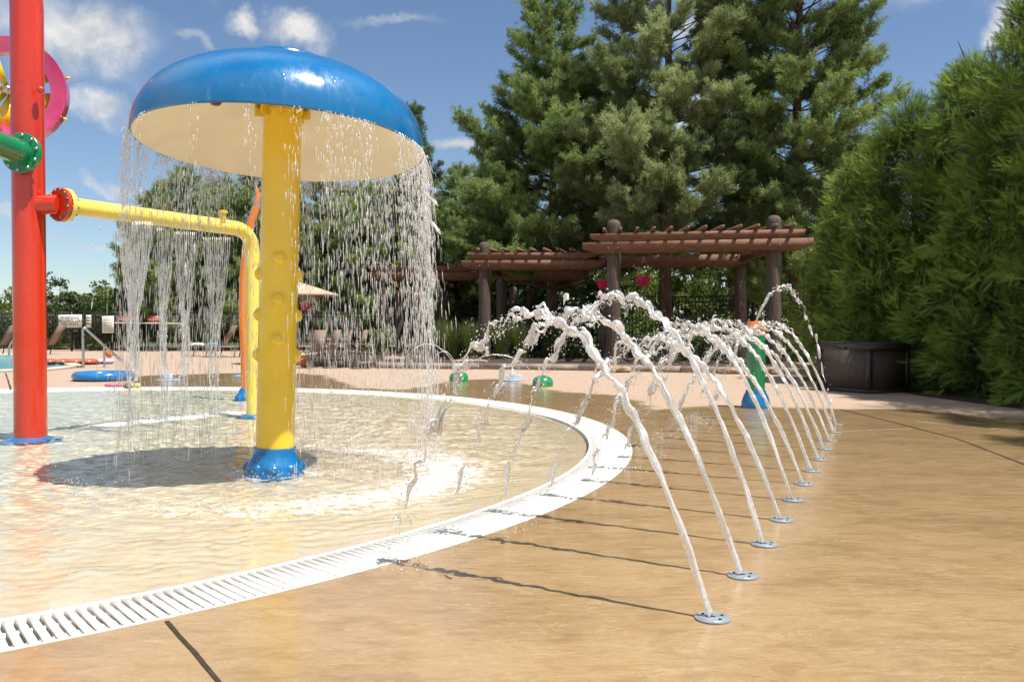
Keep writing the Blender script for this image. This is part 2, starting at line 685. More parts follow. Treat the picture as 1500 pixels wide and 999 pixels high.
# deck material: stamped concrete, dry and wet
m, out, N, L = nodes('stamped_concrete')
b = N('BsdfPrincipled')
wv = coords(N, L, world=True)
mp = N('Mapping')
mp.inputs['Rotation'].default_value = (0, 0, R(35))
mp.inputs['Scale'].default_value = (1, 2.2, 1)
L(wv, mp.inputs['Vector'])
sv = mp.outputs['Vector']
big = noise(N, L, sv, .9, 6, .6, .6)
mid = noise(N, L, sv, 4.5, 8, .65, .8)
fin = noise(N, L, wv, 34, 6, .7)
dry = ramp(N, L, mid, [(.3, (.34, .245, .18)), (.5, (.40, .295, .22)), (.72, (.45, .34, .26))])
dry = mixc(N, L, mrange(N, L, fin, .45, .7, 0, .3), dry, (.30, .21, .15))
wetc = ramp(N, L, big, [(.25, (.27, .165, .072)), (.45, (.345, .218, .098)), (.6, (.40, .26, .122)), (.8, (.32, .196, .084))])
wetc = mixc(N, L, mrange(N, L, mid, .42, .75, 0, .55), wetc, (.42, .285, .145))
wetc = mixc(N, L, mrange(N, L, mid, .5, .28, 0, .5), wetc, (.2, .115, .052))
vn = N('Mapping')
vn.inputs['Scale'].default_value = (1, 2.0, 1)
vn.inputs['Rotation'].default_value = (0, 0, R(12))
L(wv, vn.inputs['Vector'])
rdg = math_(N, L, 'ABSOLUTE', math_(N, L, 'SUBTRACT', noise(N, L, vn.outputs[0], 2.6, 9, .62, 1.8), .5))
vein = math_(N, L, 'MULTIPLY', mrange(N, L, rdg, .0, .028, 1, 0), mrange(N, L, mid, .4, .6))
wetc = mixc(N, L, math_(N, L, 'MULTIPLY', vein, .7), wetc, (.52, .38, .22))
wetc = mixc(N, L, mrange(N, L, fin, .5, .72, 0, .35), wetc, (.24, .145, .066))
wetc = mixc(N, L, mrange(N, L, fin, .48, .3, 0, .22), wetc, (.47, .33, .18))
gritn = noise(N, L, wv, 150, 3, .8)
wetc = mixc(N, L, mrange(N, L, gritn, .58, .72, 0, .45), wetc, (.16, .095, .045))
wetc = mixc(N, L, mrange(N, L, gritn, .4, .28, 0, .4), wetc, (.52, .38, .22))
rust = mrange(N, L, noise(N, L, wv, 3.2, 7, .7, .4), .56, .68, 0, .6)
rustz = N('SeparateXYZ')
L(wv, rustz.inputs[0])
rust = math_(N, L, 'MULTIPLY', rust, mrange(N, L, rustz.outputs['X'], -.9, -1.9))
wetc = mixc(N, L, rust, wetc, (.32, .11, .05))
at = N('Attribute', attribute_name='tone')
edge = math_(N, L, 'ADD', at.outputs['Fac'], mrange(N, L, noise(N, L, wv, 1.6, 6, .65), 0, 1, -.45, .45))
wet = mrange(N, L, edge, -.1, .1)
damp = mrange(N, L, edge, -.7, .05, 0, .3)
col = mixc(N, L, damp, dry, wetc)
col = mixc(N, L, wet, col, wetc)
L(col, b.inputs['Base Color'])
film = mrange(N, L, noise(N, L, sv, 1.7, 5, .6, 1.0), .38, .66, .015, .13)
rg = N('Mix', data_type='FLOAT')
L(wet, rg.inputs[0])
rg.inputs[2].default_value = .8
rg.inputs[3].default_value = .45
b.inputs['Coat IOR'].default_value = 1.333
L(wet, b.inputs['Coat Weight'])
L(film, b.inputs['Coat Roughness'])
L(rg.outputs[0], b.inputs['Roughness'])
fm = N('Mapping')
fm.inputs['Scale'].default_value = (.8, 2.4, 1)
L(wv, fm.inputs['Vector'])
fb_ = N('Bump')
fb_.inputs['Strength'].default_value = .32
fb_.inputs['Distance'].default_value = .010
L(math_(N, L, 'ADD', noise(N, L, fm.outputs[0], 5, 3, .5, 1.5), math_(N, L, 'MULTIPLY', noise(N, L, fm.outputs[0], 16, 4, .6, 1.6), .3)), fb_.inputs['Height'])
L(fb_.outputs[0], b.inputs['Coat Normal'])
bp = N('Bump')
bp.inputs['Strength'].default_value = .6
bp.inputs['Distance'].default_value = .011
hh = math_(N, L, 'ADD', math_(N, L, 'MULTIPLY', mid, .9), math_(N, L, 'MULTIPLY', noise(N, L, sv, 13, 5, .6, .5), .28))
hh = math_(N, L, 'ADD', hh, math_(N, L, 'ADD', math_(N, L, 'MULTIPLY', fin, .12), math_(N, L, 'MULTIPLY', vein, .25)))
L(hh, bp.inputs['Height'])
L(bp.outputs[0], b.inputs['Normal'])
L(b.outputs[0], out.inputs[0])
M['deck'] = m

rad = RO + np.concatenate([np.arange(0, 5, .08), np.geomspace(5, 34, 110)])
V, F = ring_mesh(rad, np.zeros(len(rad)), 900)
dk = MB().add(V, F, poly_sd(V[:, :2], WET))
struct(dk.build('pool_deck', M['deck'], tone=True))

g = MB()
g.add([(-1500, -1500, -.55), (1500, -1500, -.55), (1500, 1500, -.55), (-1500, 1500, -.55)], [(0, 1, 2, 3)])
struct(g.build('ground', M['ground']))
g = MB()      # lawn collar outside the deck, out to the horizon
rad = np.array([RO + 33.9, 90, 300, 1500.])
V, F = ring_mesh(rad, np.array([-.02, -.02, -.1, -.3]), 96)
struct(g.add(V, F).build('lawn', M['ground']))

# pool floor
m, out, N, L = nodes('pool_plaster')
b = N('BsdfPrincipled')
wv = coords(N, L, world=True)
c = ramp(N, L, noise(N, L, wv, 2.4, 8, .7, .5), [(.3, (.78, .585, .37)), (.5, (.88, .705, .48)), (.7, (.93, .79, .59))])
c = mixc(N, L, mrange(N, L, noise(N, L, wv, 60, 4, .7), .45, .75, 0, .25), c, (.6, .44, .26))
sx = N('SeparateXYZ')
L(wv, sx.inputs[0])
c = mixc(N, L, math_(N, L, 'MULTIPLY', mrange(N, L, sx.outputs['X'], -1.5, -5.5, 0, .75, True), mrange(N, L, sx.outputs['Y'], 3.6, 6.2, 0, 1, True)), c, (.68, .74, .60))  # green cast of the deeper water tinted into the floor colour
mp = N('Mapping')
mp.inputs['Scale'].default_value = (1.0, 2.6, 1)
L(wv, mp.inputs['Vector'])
c = mixc(N, L, mrange(N, L, noise(N, L, mp.outputs[0], 5.5, 7, .7, 1.6), .47, .6, 0, .5), c, (.89, .79, .63))  # pale streaks imitating caustic light, painted into the floor colour
c = mixc(N, L, mrange(N, L, noise(N, L, mp.outputs[0], 9, 7, .7, 1.2), .52, .66, 0, .35), c, (.62, .45, .26))  # tan streaks, the dim part of the painted caustic pattern
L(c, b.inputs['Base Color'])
b.inputs['Roughness'].default_value = .75
bp = N('Bump')
bp.inputs['Strength'].default_value = .3
bp.inputs['Distance'].default_value = .01
L(noise(N, L, wv, 30, 5), bp.inputs['Height'])
L(bp.outputs[0], b.inputs['Normal'])
L(b.outputs[0], out.inputs[0])
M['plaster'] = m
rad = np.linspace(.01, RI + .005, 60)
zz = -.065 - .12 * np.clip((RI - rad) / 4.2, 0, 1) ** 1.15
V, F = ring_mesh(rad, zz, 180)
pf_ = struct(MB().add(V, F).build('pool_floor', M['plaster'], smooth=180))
pf_.cycles.is_caustics_receiver = True

# water
m, out, N, L = nodes('pool_water')
wv = coords(N, L, world=True)
mx = N('BsdfGlass')
mx.inputs['IOR'].default_value = 1.333
mx.inputs['Roughness'].default_value = 0
mx.inputs['Color'].default_value = (.985, 1, .985, 1)
at = N('Attribute', attribute_name='tone')
fo = mrange(N, L, math_(N, L, 'ADD', at.outputs['Fac'], mrange(N, L, noise(N, L, wv, 11, 9, .72, .6), .2, .8, -1.0, .22)), .0, .6, 0, .7)
fd = N('BsdfDiffuse')
fd.inputs['Color'].default_value = (.9, .9, .88, 1)
m2 = N('MixShader')
L(fo, m2.inputs[0])
L(mx.outputs[0], m2.inputs[1])
L(fd.outputs[0], m2.inputs[2])
L(m2.outputs[0], out.inputs['Surface'])
M['water'] = m

MUSH = P(402, 690)
STREAMS = [(200, 594), (242, 592), (272, 590), (318, 588)]
NR, n = 300, 1800
rad = (RI + .002) * np.linspace(.0015, 1, NR) ** .8
V, F = ring_mesh(rad, np.full(NR, -.02), n)
# wind and splash ripples as real relief
rw = np.random.default_rng(17)
zz = np.zeros(len(V))
for k in range(54):
    wl_ = rw.uniform(.065, .13) if k % 2 else rw.uniform(.15, .6)
    dr = rw.normal(PI / 2 + .2, .75)
    kx, ky = math.cos(dr) * 2 * PI / wl_, math.sin(dr) * 2 * PI / wl_
    warp = .35 * np.sin(V[:, 0] * rw.uniform(.5, 1.5) + rw.uniform(0, 6)) + .35 * np.sin(V[:, 1] * rw.uniform(.5, 1.5) + rw.uniform(0, 6))
    zz += wl_ * (.0055 if k % 2 else .0022) * np.sin(V[:, 0] * kx + V[:, 1] * ky + warp * 3 + rw.uniform(0, 6.28))
dm = np.hypot(V[:, 0] - MUSH.x, V[:, 1] - MUSH.y)
zz += .0035 * np.exp(-np.abs(dm - 1.25) / .9) * np.sin(dm * 2 * PI / .17 + .8 * np.sin(5 * np.arctan2(V[:, 1] - MUSH.y, V[:, 0] - MUSH.x)))
rr0 = np.hypot(V[:, 0] - PC[0], V[:, 1] - PC[1])
V[:, 2] += zz * np.clip((RI - rr0) / .6, 0.05, 1)
dd = np.hypot(V[:, 0] - MUSH.x, V[:, 1] - MUSH.y)
ang = np.arctan2(V[:, 1] - MUSH.y, V[:, 0] - MUSH.x)
foam = np.exp(-((dd - 1.3) / .42) ** 2) * (.46 + .32 * np.cos(ang + .1))
foam = np.maximum(foam, np.exp(-(dd / .42) ** 2) * .8)
a, b2 = P(165, 619), P(335, 603)
e = np.array([b2.x - a.x, b2.y - a.y])
wvv = V[:, :2] - np.array([a.x, a.y])
t = np.clip((wvv @ e) / (e @ e), 0, 1)
ds = np.linalg.norm(wvv - t[:, None] * e, axis=1)
foam = np.maximum(foam, np.exp(-(ds / .28) ** 2) * 1.1)
RED = P(45, 640)
foam = np.maximum(foam, np.exp(-(np.hypot(V[:, 0] - RED.x, V[:, 1] - RED.y) / .4) ** 2) * .75)
wtr = MB().add(V, F, foam)
k = len(rad)
bot = wtr.n
a_ = np.arange(n) * 2 * PI / n
wtr.add(np.stack([PC[0] + (RI + .002) * np.cos(a_), PC[1] + (RI + .002) * np.sin(a_), np.full(n, -.6)], -1), np.array([list(range(n - 1, -1, -1))]))
j = np.arange(n)
jn = (j + 1) % n
wtr.f.append(np.stack([(k - 1) * n + j, bot + j, bot + jn, (k - 1) * n + jn], -1))
wtr.f.append(np.array([list(range(n))]))
pw = struct(wtr.build('pool_water', M['water'], tone=True, smooth=60))
pw.cycles.is_caustics_caster = True

# gutter: trough and white grating
tr_ = MB()
prof = np.array([(RI + .01, -.03), (RI + .01, -.2), (RO, -.2), (RO, -.004)])
a_ = np.arange(360) * 2 * PI / 360
V, F = ring_mesh(prof[:, 0], prof[:, 1], 360)
struct(tr_.add(V, F).build('gutter_trough', M['trough']))
gr = MB()
pitch = .0445
ns = int(2 * PI * RO / pitch)
th = np.arange(ns) * 2 * PI / ns
ca, sa = np.cos(th), np.sin(th)
sl = np.array([(x, y, z) for z in (-.5, .5) for y in (-.5, .5) for x in (-.5, .5)])
slf = np.array([(0, 2, 3, 1), (4, 5, 7, 6), (0, 1, 5, 4), (1, 3, 7, 5), (3, 2, 6, 7), (2, 0, 4, 6)])
mats = np.zeros((ns, 3, 3))
mats[:, 0, 0], mats[:, 1, 0] = ca * (RW - .012), sa * (RW - .012)
mats[:, 0, 1], mats[:, 1, 1] = -sa * .0265, ca * .0265
mats[:, 2, 2] = .018
jit = rng.normal(0, .0012, ns)
locs = np.stack([PC[0] + (RO - RW / 2) * ca - sa * jit, PC[1] + (RO - RW / 2) * sa + ca * jit, np.full(ns, -.012)], -1)
gr.many(sl, slf, mats, locs)
for r0, r1, zt in ((RI + .0, RI + .022, .0), (RI + .125, RI + .147, -.019), (RO - .098, RO - .076, -.019), (RO - .020, RO - .0, .001)):
    p4 = np.array([(r0, -.12), (r0, zt), (r1, zt), (r1, -.12)])
    V, F = ring_mesh(p4[:, 0], p4[:, 1], 720)
    gr.add(V, F)
tag(gr.build('gutter_grate', M['white_grate']), 'white slotted gutter grating curving round the shallow pool', 'grating')

# joints cut in the deck
M['joint'] = simple('joint_sealant', (.05, .032, .018), .8, .3, 30)
M['lightjoint'] = simple('mortar_line', (.55, .40, .24), .7, .2, 20)


def joint(pts, wd, mat, name='deck_joint'):
    pts = np.array([tuple(P(*q))[:2] for q in pts])
    seg = []
    for p, q in zip(pts[:-1], pts[1:]):
        k = max(2, int(np.linalg.norm(q - p) / .04))
        seg += [p + (q - p) * t for t in np.linspace(0, 1, k, endpoint=False)]
    seg = np.array(seg + [pts[-1]])
    tn = np.gradient(seg, axis=0)
    tn /= np.linalg.norm(tn, axis=1)[:, None] + 1e-9
    nr = np.stack([-tn[:, 1], tn[:, 0]], -1)
    wob = np.convolve(rng.normal(0, wd * .3, len(seg) + 8), np.ones(9) / 9, 'valid')
    wdv = wd * (.5 + np.convolve(rng.normal(0, .22, len(seg) + 16), np.ones(17) / 17, 'valid'))
    A = seg + nr * (wob + wdv)[:, None]
    B = seg + nr * (wob - wdv)[:, None]
    z = np.full((len(seg), 1), .004)
    V = np.concatenate([np.hstack([A, z]), np.hstack([B, z])])
    k = len(seg)
    i = np.arange(k - 1)
    struct(MB().add(V, np.stack([i, i + k, i + k + 1, i + 1], -1)).build(name, mat))


joint([(246, 910), (284, 955), (330, 1012), (420, 1120)], .017, M['joint'])
joint([(1232, 600), (1290, 614), (1400, 642), (1500, 680), (1660, 740)], .022, M['joint'])
joint([(8, 546), (16, 571)], .03, M['joint'])
joint([(1228, 633), (1280, 630), (1335, 628.5)], .022, M['lightjoint'])
joint([(1340, 617), (1420, 626), (1500, 632), (1620, 642)], .022, M['lightjoint'])
joint([(952, 602), (1000, 597), (1040, 594.5)], .03, M['lightjoint'])

# ------------------------------------------------------------------ mushroom fountain
T = thing('mushroom_fountain', 'giant yellow and blue mushroom fountain shedding a curtain of water', 'water fountain', tuple(MUSH))
tiltm = np.array(Matrix.Rotation(R(1.6), 3, 'Y'))


def mush(pt):
    return np.array(MUSH) + tiltm @ np.array(pt, float)


rp = .142
pm = MB().lathe([(rp, -.4), (rp, .12), (rp, .5), (rp, 2.78)], 48, tuple(MUSH), tiltm)
post = pm.build('post', M['yellow'], T, smooth=50)
fm = MB().lathe([(.225, -.4), (.225, -.02), (.215, .03), (.195, .075), (.17, .115), (.158, .15), (.156, .185), (.146, .188)], 48, tuple(MUSH), tiltm)
fb = fm.build('foot', M['blue'], T, smooth=40)
for k in range(8):
    aa = k * PI / 4 + .2
    lm = MB().ball((0, 0, 0), .07, 16, 10, .75)
    lm.v[0] = lm.v[0] @ tiltm.T + mush((.165 * math.cos(aa), .165 * math.sin(aa), .035))
    lm.build('lobe', M['blue'], fb, smooth=180)
for az, hs in ((-PI / 2 + .24, (1.0, 1.30, 1.605)), (.26, (.885, 1.185, 1.49)), (PI + .26, (.885, 1.185, 1.49)), (PI / 2 + .26, (1.0, 1.3, 1.6))):
    for hz in hs:
        rr = np.array(Matrix.Rotation(az, 3, 'Z') @ Matrix.Rotation(PI / 2, 3, 'Y'))
        c_ = tiltm @ rr
        nb = MB().lathe([(.062, -.012), (.062, .0), (.055, .006), (.046, .004), (.045, .010), (.041, .02), (.032, .030), (.018, .037), (.002, .039)], 24,
                        tuple(mush((rp * math.cos(az) * .985, rp * math.sin(az) * .985, hz))), c_)
        nb.build('nub', M['yellow'], post, smooth=60)
# cap, tipped a little away from the camera
capr = np.array(Matrix.Rotation(R(-4.2), 3, 'X') @ Matrix.Rotation(R(1.7), 3, 'Y'))
capc = mush((0.0, .0, 2.455))
RC = 1.065
prof = [(RC * .985, -.012), (RC * 1.0, -.004)]
for i in range(1, 30):
    a = i / 30 * PI / 2
    prof.append((RC * abs(math.cos(a)) ** (2 / 2.35), .60 * abs(math.sin(a)) ** (2 / 2.25)))
prof = [q for q in prof if q[0] > .29] + [(.33, .592), (.33, .64), (.31, .655), (.12, .66), (.002, .66)]
cap = MB().lathe(prof, 96, capc, capr).build('cap', M['blue'], T, smooth=60)
und = MB().lathe([(.002, .335), (.22, .33), (.42, .295), (.65, .20), (.85, .095), (RC * .93, .014), (RC * .984, -.012), (RC * .975, .005), (.85, .12), (.42, .325), (.002, .36)], 96, capc, capr)
und.build('underside', M['cream'], cap, smooth=60)
plug = MB().lathe([(.002, -.03), (.03, -.028), (.042, -.015), (.046, .0), (.046, .03)], 20, capc + capr @ np.array([-.42, -.28, .245]), capr)
plug.build('plug', M['brickred'], cap, smooth=60)
# flange with gussets and bolts under the cap
fl = MB().lathe([(rp, 2.70), (rp + .006, 2.705), (.150, 2.765), (.205, 2.772), (.205, 2.80), (rp, 2.805)], 48, tuple(MUSH), tiltm)
for k in range(8):
    aa = k * PI / 4 + .2
    fl.box(mush((.175 * math.cos(aa), .175 * math.sin(aa), 2.72)), (.06, .018, .10), tiltm @ np.array(Matrix.Rotation(aa, 3, 'Z')))
flo = fl.build('flange', M['yellow'], T, smooth=40)
for k in range(8):
    aa = k * PI / 4 + .2 + PI / 8
    bm = MB().lathe([(.002, -.055), (.016, -.055), (.016, -.02), (.024, -.02), (.024, .0), (.002, .0)], 8, mush((.186 * math.cos(aa), .186 * math.sin(aa), 2.775)), tiltm)
    bm.build('bolt', M['bolt'], flo)

# water falling round the cap: uncountable drops and strands
spv = np.array([(0, 0, .5), (.5, 0, .12), (0, .5, .12), (-.5, 0, .12), (0, -.5, .12), (.33, 0, -.25), (0, .33, -.25), (-.33, 0, -.25), (0, -.33, -.25), (0, 0, -.5)])
spf3 = np.array([(0, 1, 2), (0, 2, 3), (0, 3, 4), (0, 4, 1), (9, 6, 5), (9, 7, 6), (9, 8, 7), (9, 5, 8),
                 (1, 5, 6), (1, 6, 2), (2, 6, 7), (2, 7, 3), (3, 7, 8), (3, 8, 4), (4, 8, 5), (4, 5, 1)])


def drops(mb, pos, vel, length, width):
    fr_ = frames(-vel)
    mats = fr_ * np.stack([width, width * rng.uniform(.75, 1.25, len(width)), length], -1)[:, None, :]
    mb.many(spv, spf3, mats, pos, rng.uniform(.3, .75, len(width)))


def curtain(n, seed):
    g = np.random.default_rng(seed)
    k = 0
    pos, vel, ln, wd = [], [], [], []
    # strand clusters at fixed bearings
    nb = 260
    bear = []
    while len(bear) < nb:
        a = g.uniform(-PI, PI)
        right = math.cos(a + .25)
        back = math.sin(a)
        wgt = .05 + .50 * max(0, back) + .5 * max(0, right) ** 2 * (.35 + .65 * (back > -.5)) + .30 * max(0, -right) ** 2 * (back > -.5)
        if g.uniform() < wgt:
            bear.append(a)
    bear = np.array(bear)
    wb = g.gamma(2.6, 1, nb)
    wb /= wb.sum()
    pick = g.choice(nb, n, p=wb)
    a = bear[pick] + g.normal(0, .022, n)
    t = g.uniform(0, 1, n) ** .82 * .70
    v0 = .05 + .24 * g.beta(1.4, 2.8, n) + .4 * (g.uniform(0, 1, n) < .05) * g.uniform(0, 1, n)
    rim = np.stack([RC * np.cos(a), RC * np.sin(a), np.full(n, -.01)], -1) @ capr.T + capc
    out_ = np.stack([np.cos(a), np.sin(a), np.zeros(n)], -1)
    p = rim + out_ * (v0 * t)[:, None]
    p[:, 2] -= 4.9 * t * t
    p += g.normal(0, .012, (n, 3)) * (t / .5)[:, None]
    v = out_ * v0[:, None]
    v[:, 2] = -9.8 * t - .15
    ok = p[:, 2] > -.01
    sp = 9.8 * t
    return p[ok], v[ok], (.018 + .015 * sp * g.uniform(.5, 1.4, n))[ok], (g.uniform(.0042, .0105, n) * np.where(g.uniform(0, 1, n) < .12, 1.4, 1) * (1.1 - .55 * t / .7))[ok]


cm_ = MB()
p_, v_, l_, w_ = curtain(10500, 3)
drops(cm_, p_, v_, l_, w_)
# longer threads clinging together just below the rim
g_ = np.random.default_rng(5)
for k in range(420):
    a = g_.uniform(-PI, PI)
    if g_.uniform() > .02 + .55 * max(0, math.sin(a)) + .4 * max(0, math.cos(a + .2)) * (math.sin(a) > -.5) + .2 * (math.cos(a) < -.8):
        continue
    rim = capc + capr @ np.array([RC * math.cos(a), RC * math.sin(a), -.01])
    T1 = g_.uniform(.12, .42)
    tt = np.linspace(0, T1, 14)
    v0 = g_.uniform(.1, .35)
    ph = g_.uniform(0, 6.28, 4)
    wob = .010 * np.sin(tt[:, None] * np.array([22, 31]) + ph[:2]) * (tt / T1)[:, None]
    pts = np.stack([rim[0] + math.cos(a) * v0 * tt + wob[:, 0], rim[1] + math.sin(a) * v0 * tt + wob[:, 1], rim[2] - 4.9 * tt ** 2 - .02 * tt], -1)
    rr = .0042 * (1 + .5 * np.sin(tt * 60 + ph[2])) * (1.15 - tt / T1)
    cm_.tube(pts, rr.clip(.001), 5)
# a few long spouts thrown clear on the far side of the rim
for (px, py, qx, qy) in ((612, 285, 642, 302), (616, 316, 646, 344)):
    a = PD(px, py, 6.6)
    b_ = PD(qx, qy, 6.5)
    pts = [a.lerp(b_, t) + Vector((0, 0, .03 * math.sin(t * PI))) for t in np.linspace(0, 1, 9)]
    cm_.tube(pts, np.array([.004, .006, .006, .008, .007, .01, .009, .012, .004]), 6)
co = cm_.build('falling_water', M['drops'], smooth=180)
tag(co, 'ragged curtain of falling drops shed by the blue mushroom cap', 'falling water', kind='stuff')

# splash where the curtain and the streams land
sm = MB()


def splash(cx, cy, n, rad, hmax, seed, sz=(.003, .009)):
    g = np.random.default_rng(seed)
    ang = g.uniform(0, 2 * PI, n)
    rr = rad * np.sqrt(g.uniform(0, 1, n))
    z = hmax * g.beta(1, 4.5, n) - .012
    p = np.stack([cx + rr * np.cos(ang), cy + rr * np.sin(ang), z], -1)
    v = g.normal(0, 1, (n, 3)) + np.array([0, 0, -1.2])
    w = g.uniform(*sz, n)
    drops(sm, p, v, w * g.uniform(1, 3, n), w)


g_ = np.random.default_rng(11)
for k in range(150):
    a = g_.uniform(-PI, PI)
    wgt = .25 + .6 * max(0, math.cos(a + .3)) + .2 * max(0, math.sin(a))
    if g_.uniform() < wgt:
        r_ = 1.25 + g_.normal(0, .14)
        splash(MUSH.x + r_ * math.cos(a), MUSH.y + r_ * math.sin(a), 22, .2, .13, 100 + k)
for k in range(26):
    t = g_.uniform()
    q = P(165, 619).lerp(P(335, 603), t)
    splash(q.x + g_.normal(0, .06), q.y + g_.normal(0, .06), 40, .13, .10, 300 + k)
for k in range(10):
    a = k / 10 * 2 * PI
    splash(MUSH.x + .32 * math.cos(a), MUSH.y + .32 * math.sin(a), 40, .1, .12, 400 + k)
tag(sm.build('splash', M['foam']), 'white splashing drops where water lands on the shallow pool', 'splash', kind='stuff')


# ------------------------------------------------------------------ red tower with pipes and pinwheel
T = thing('spray_tower', 'tall red spray tower with green and yellow pipes and pink pinwheel', 'water play tower', tuple(RED))
rr_ = .150
rx, ry = RED.x, RED.y
top = PD(45, 0, RED.y).z
pts = [(rx, ry, -.4), (rx, ry, 1.0), (rx, ry, 2.5), (rx, ry, top - .08)]
for k in range(1, 9):
    a = k / 8 * PI / 3
    pts.append((rx - .5 * (1 - math.cos(a)), ry, top - .08 + .5 * math.sin(a)))
pole = MB().tube(pts, rr_, 40).build('pole', M['red'], T, smooth=60)
bs = MB().ball((0, 0, 0), .036, 16, 8)
bs.v[0] = bs.v[0] + np.array(PD(59.5, 132, ry - .13))
bs.build('boss', M['red'], pole, smooth=180)
MB().lathe([(.30, -.3), (.295, -.036), (.26, -.022), (.2, -.012), (.165, .0), (.151, .006)], 40, (rx, ry, 0)).build('foot', M['blue'], T, smooth=40)


def flange(name, c, axis, r, mat, parent, nb=10, th=.035, bolt=M['bolt']):
    rm = rot_to(axis)
    f = MB().lathe([(.002, -th / 2), (r - .006, -th / 2), (r, -th / 2 + .006), (r, th / 2 - .006), (r - .006, th / 2), (.002, th / 2)], 40, c, rm).build(name, mat, parent, smooth=40)
    for k in range(nb):
        a = k * 2 * PI / nb + .2
        bc = np.array(c) + rm @ np.array([r * .86 * math.cos(a), r * .86 * math.sin(a), 0])
        MB().lathe([(.002, -th / 2 - .018), (.013, -th / 2 - .018), (.016, -th / 2), (.016, th / 2), (.013, th / 2 + .018), (.002, th / 2 + .018)], 8, bc, rm).build('bolt', bolt, f)
    return f


# yellow pipe
q0 = PD(88, 300, ry - .02)
e1 = PD(352, 333, P(371, 608).y)
base = P(371, 608)
ax = (e1 - q0).normalized()
stub = MB().tube([Vector((rx, ry, q0.z)) , q0], .098, 32).build('stub', M['red'], T, smooth=60)
flange('red_flange', tuple(q0 + ax * .0), ax, .168, M['red'], T, 12)
flange('yellow_flange', tuple(q0 + ax * .055), ax, .168, M['paleyellow'], T, 12, .05)
ypts = [q0 + ax * .06]
cor = Vector((base.x, base.y, e1.z - .04))
L1 = (cor - q0)
for t in np.linspace(.1, 1, 12):
    ypts.append(q0 + L1 * (t * (1 - .30 / L1.length)))
a0 = cor - L1.normalized() * .30
for k in range(1, 9):
    t = k / 9
    ypts.append(a0.lerp(cor, t).lerp(cor.lerp(Vector((cor.x, cor.y, cor.z - .30)), t), t))
for z in np.linspace(cor.z - .30, -.4, 8):
    ypts.append(Vector((cor.x, cor.y, z)))
rad_ = [.088] * len(ypts)
yp = MB().tube(ypts, .088, 36).build('yellow_pipe', M['paleyellow'], T, smooth=60)
MB().lathe([(.03, -.04), (.035, .07), (.05, .075), (.05, .105), (.002, .11)], 16, tuple(PD(327, 322, base.y - .75) + Vector((0, 0, .0)))).build('plug', M['yellow'], yp, smooth=40)
MB().lathe([(.17, -.3), (.165, -.03), (.15, -.008), (.12, .006), (.09, .012)], 28, (base.x, base.y, 0)).build('pipe_foot', M['blue'], T, smooth=40)
# green pipe, arriving from the side towards the camera
gc = PD(36, 226, ry - .16)
gdir = (PD(-60, 190, ry - 1.05) - gc).normalized()
MB().tube([gc, gc + gdir * .5, gc + gdir * 1.6], .118, 32).build('green_pipe', M['green'], T, smooth=60)
flange('green_flange', tuple(gc + gdir * .04), gdir, .195, M['green'], T, 10, .05, M['steel'])
MB().tube([gc + gdir * .02, Vector((rx, ry, gc.z))], .12, 28).build('green_stub', M['red'], T, smooth=60)
# pinwheel behind the pole, on an axle
hub = PD(16, 134, ry + .55)
whd = Vector((.30, -1, 0)).normalized()
wrm = rot_to(whd)
RW_ = 76 * (ry + .55) / FPX
wheel = MB().lathe([(RW_, -.09), (RW_, .09), (RW_ - .16, .07), (RW_ - .16, -.07)], 56, tuple(hub), wrm, closed=True).build('pinwheel_ring', M['pink'], T, smooth=40)
for k in range(8):
    a = k * PI / 4 + .32
    bl = MB()
    r1 = RW_ - .12
    v = [(0, 0, .01), (r1 * math.cos(a - .02), r1 * math.sin(a - .02), .05), (r1 * math.cos(a + .5), r1 * math.sin(a + .5), -.04),
         (0, 0, -.01), (r1 * math.cos(a - .02), r1 * math.sin(a - .02), .03), (r1 * math.cos(a + .5), r1 * math.sin(a + .5), -.06)]
    v = np.array(v) @ wrm.T + np.array(hub)
    bl.add(v, [(0, 1, 2), (5, 4, 3), (0, 3, 4, 1), (1, 4, 5, 2), (2, 5, 3, 0)])
    bl.build('blade', M['yellow'], wheel)
    tp = np.array(hub) + wrm @ np.array([(RW_ + .0) * math.cos(a), (RW_ + .0) * math.sin(a), 0])
    tq = np.array(hub) + wrm @ np.array([(RW_ + .05) * math.cos(a), (RW_ + .05) * math.sin(a), 0])
    MB().tube([tp, tq], .014, 8).build('peg', M['yellow'], wheel)
MB().ball(tuple(hub - Vector((0, .06, 0))), .05, 16, 8).build('hub', M['steel'], wheel, smooth=180)
MB().tube([hub, Vector((hub.x - .3 * -.0, hub.y + .0, hub.z)), Vector((rx, ry, hub.z - .0))], .035, 12).build('axle', M['steel'], T, smooth=60)

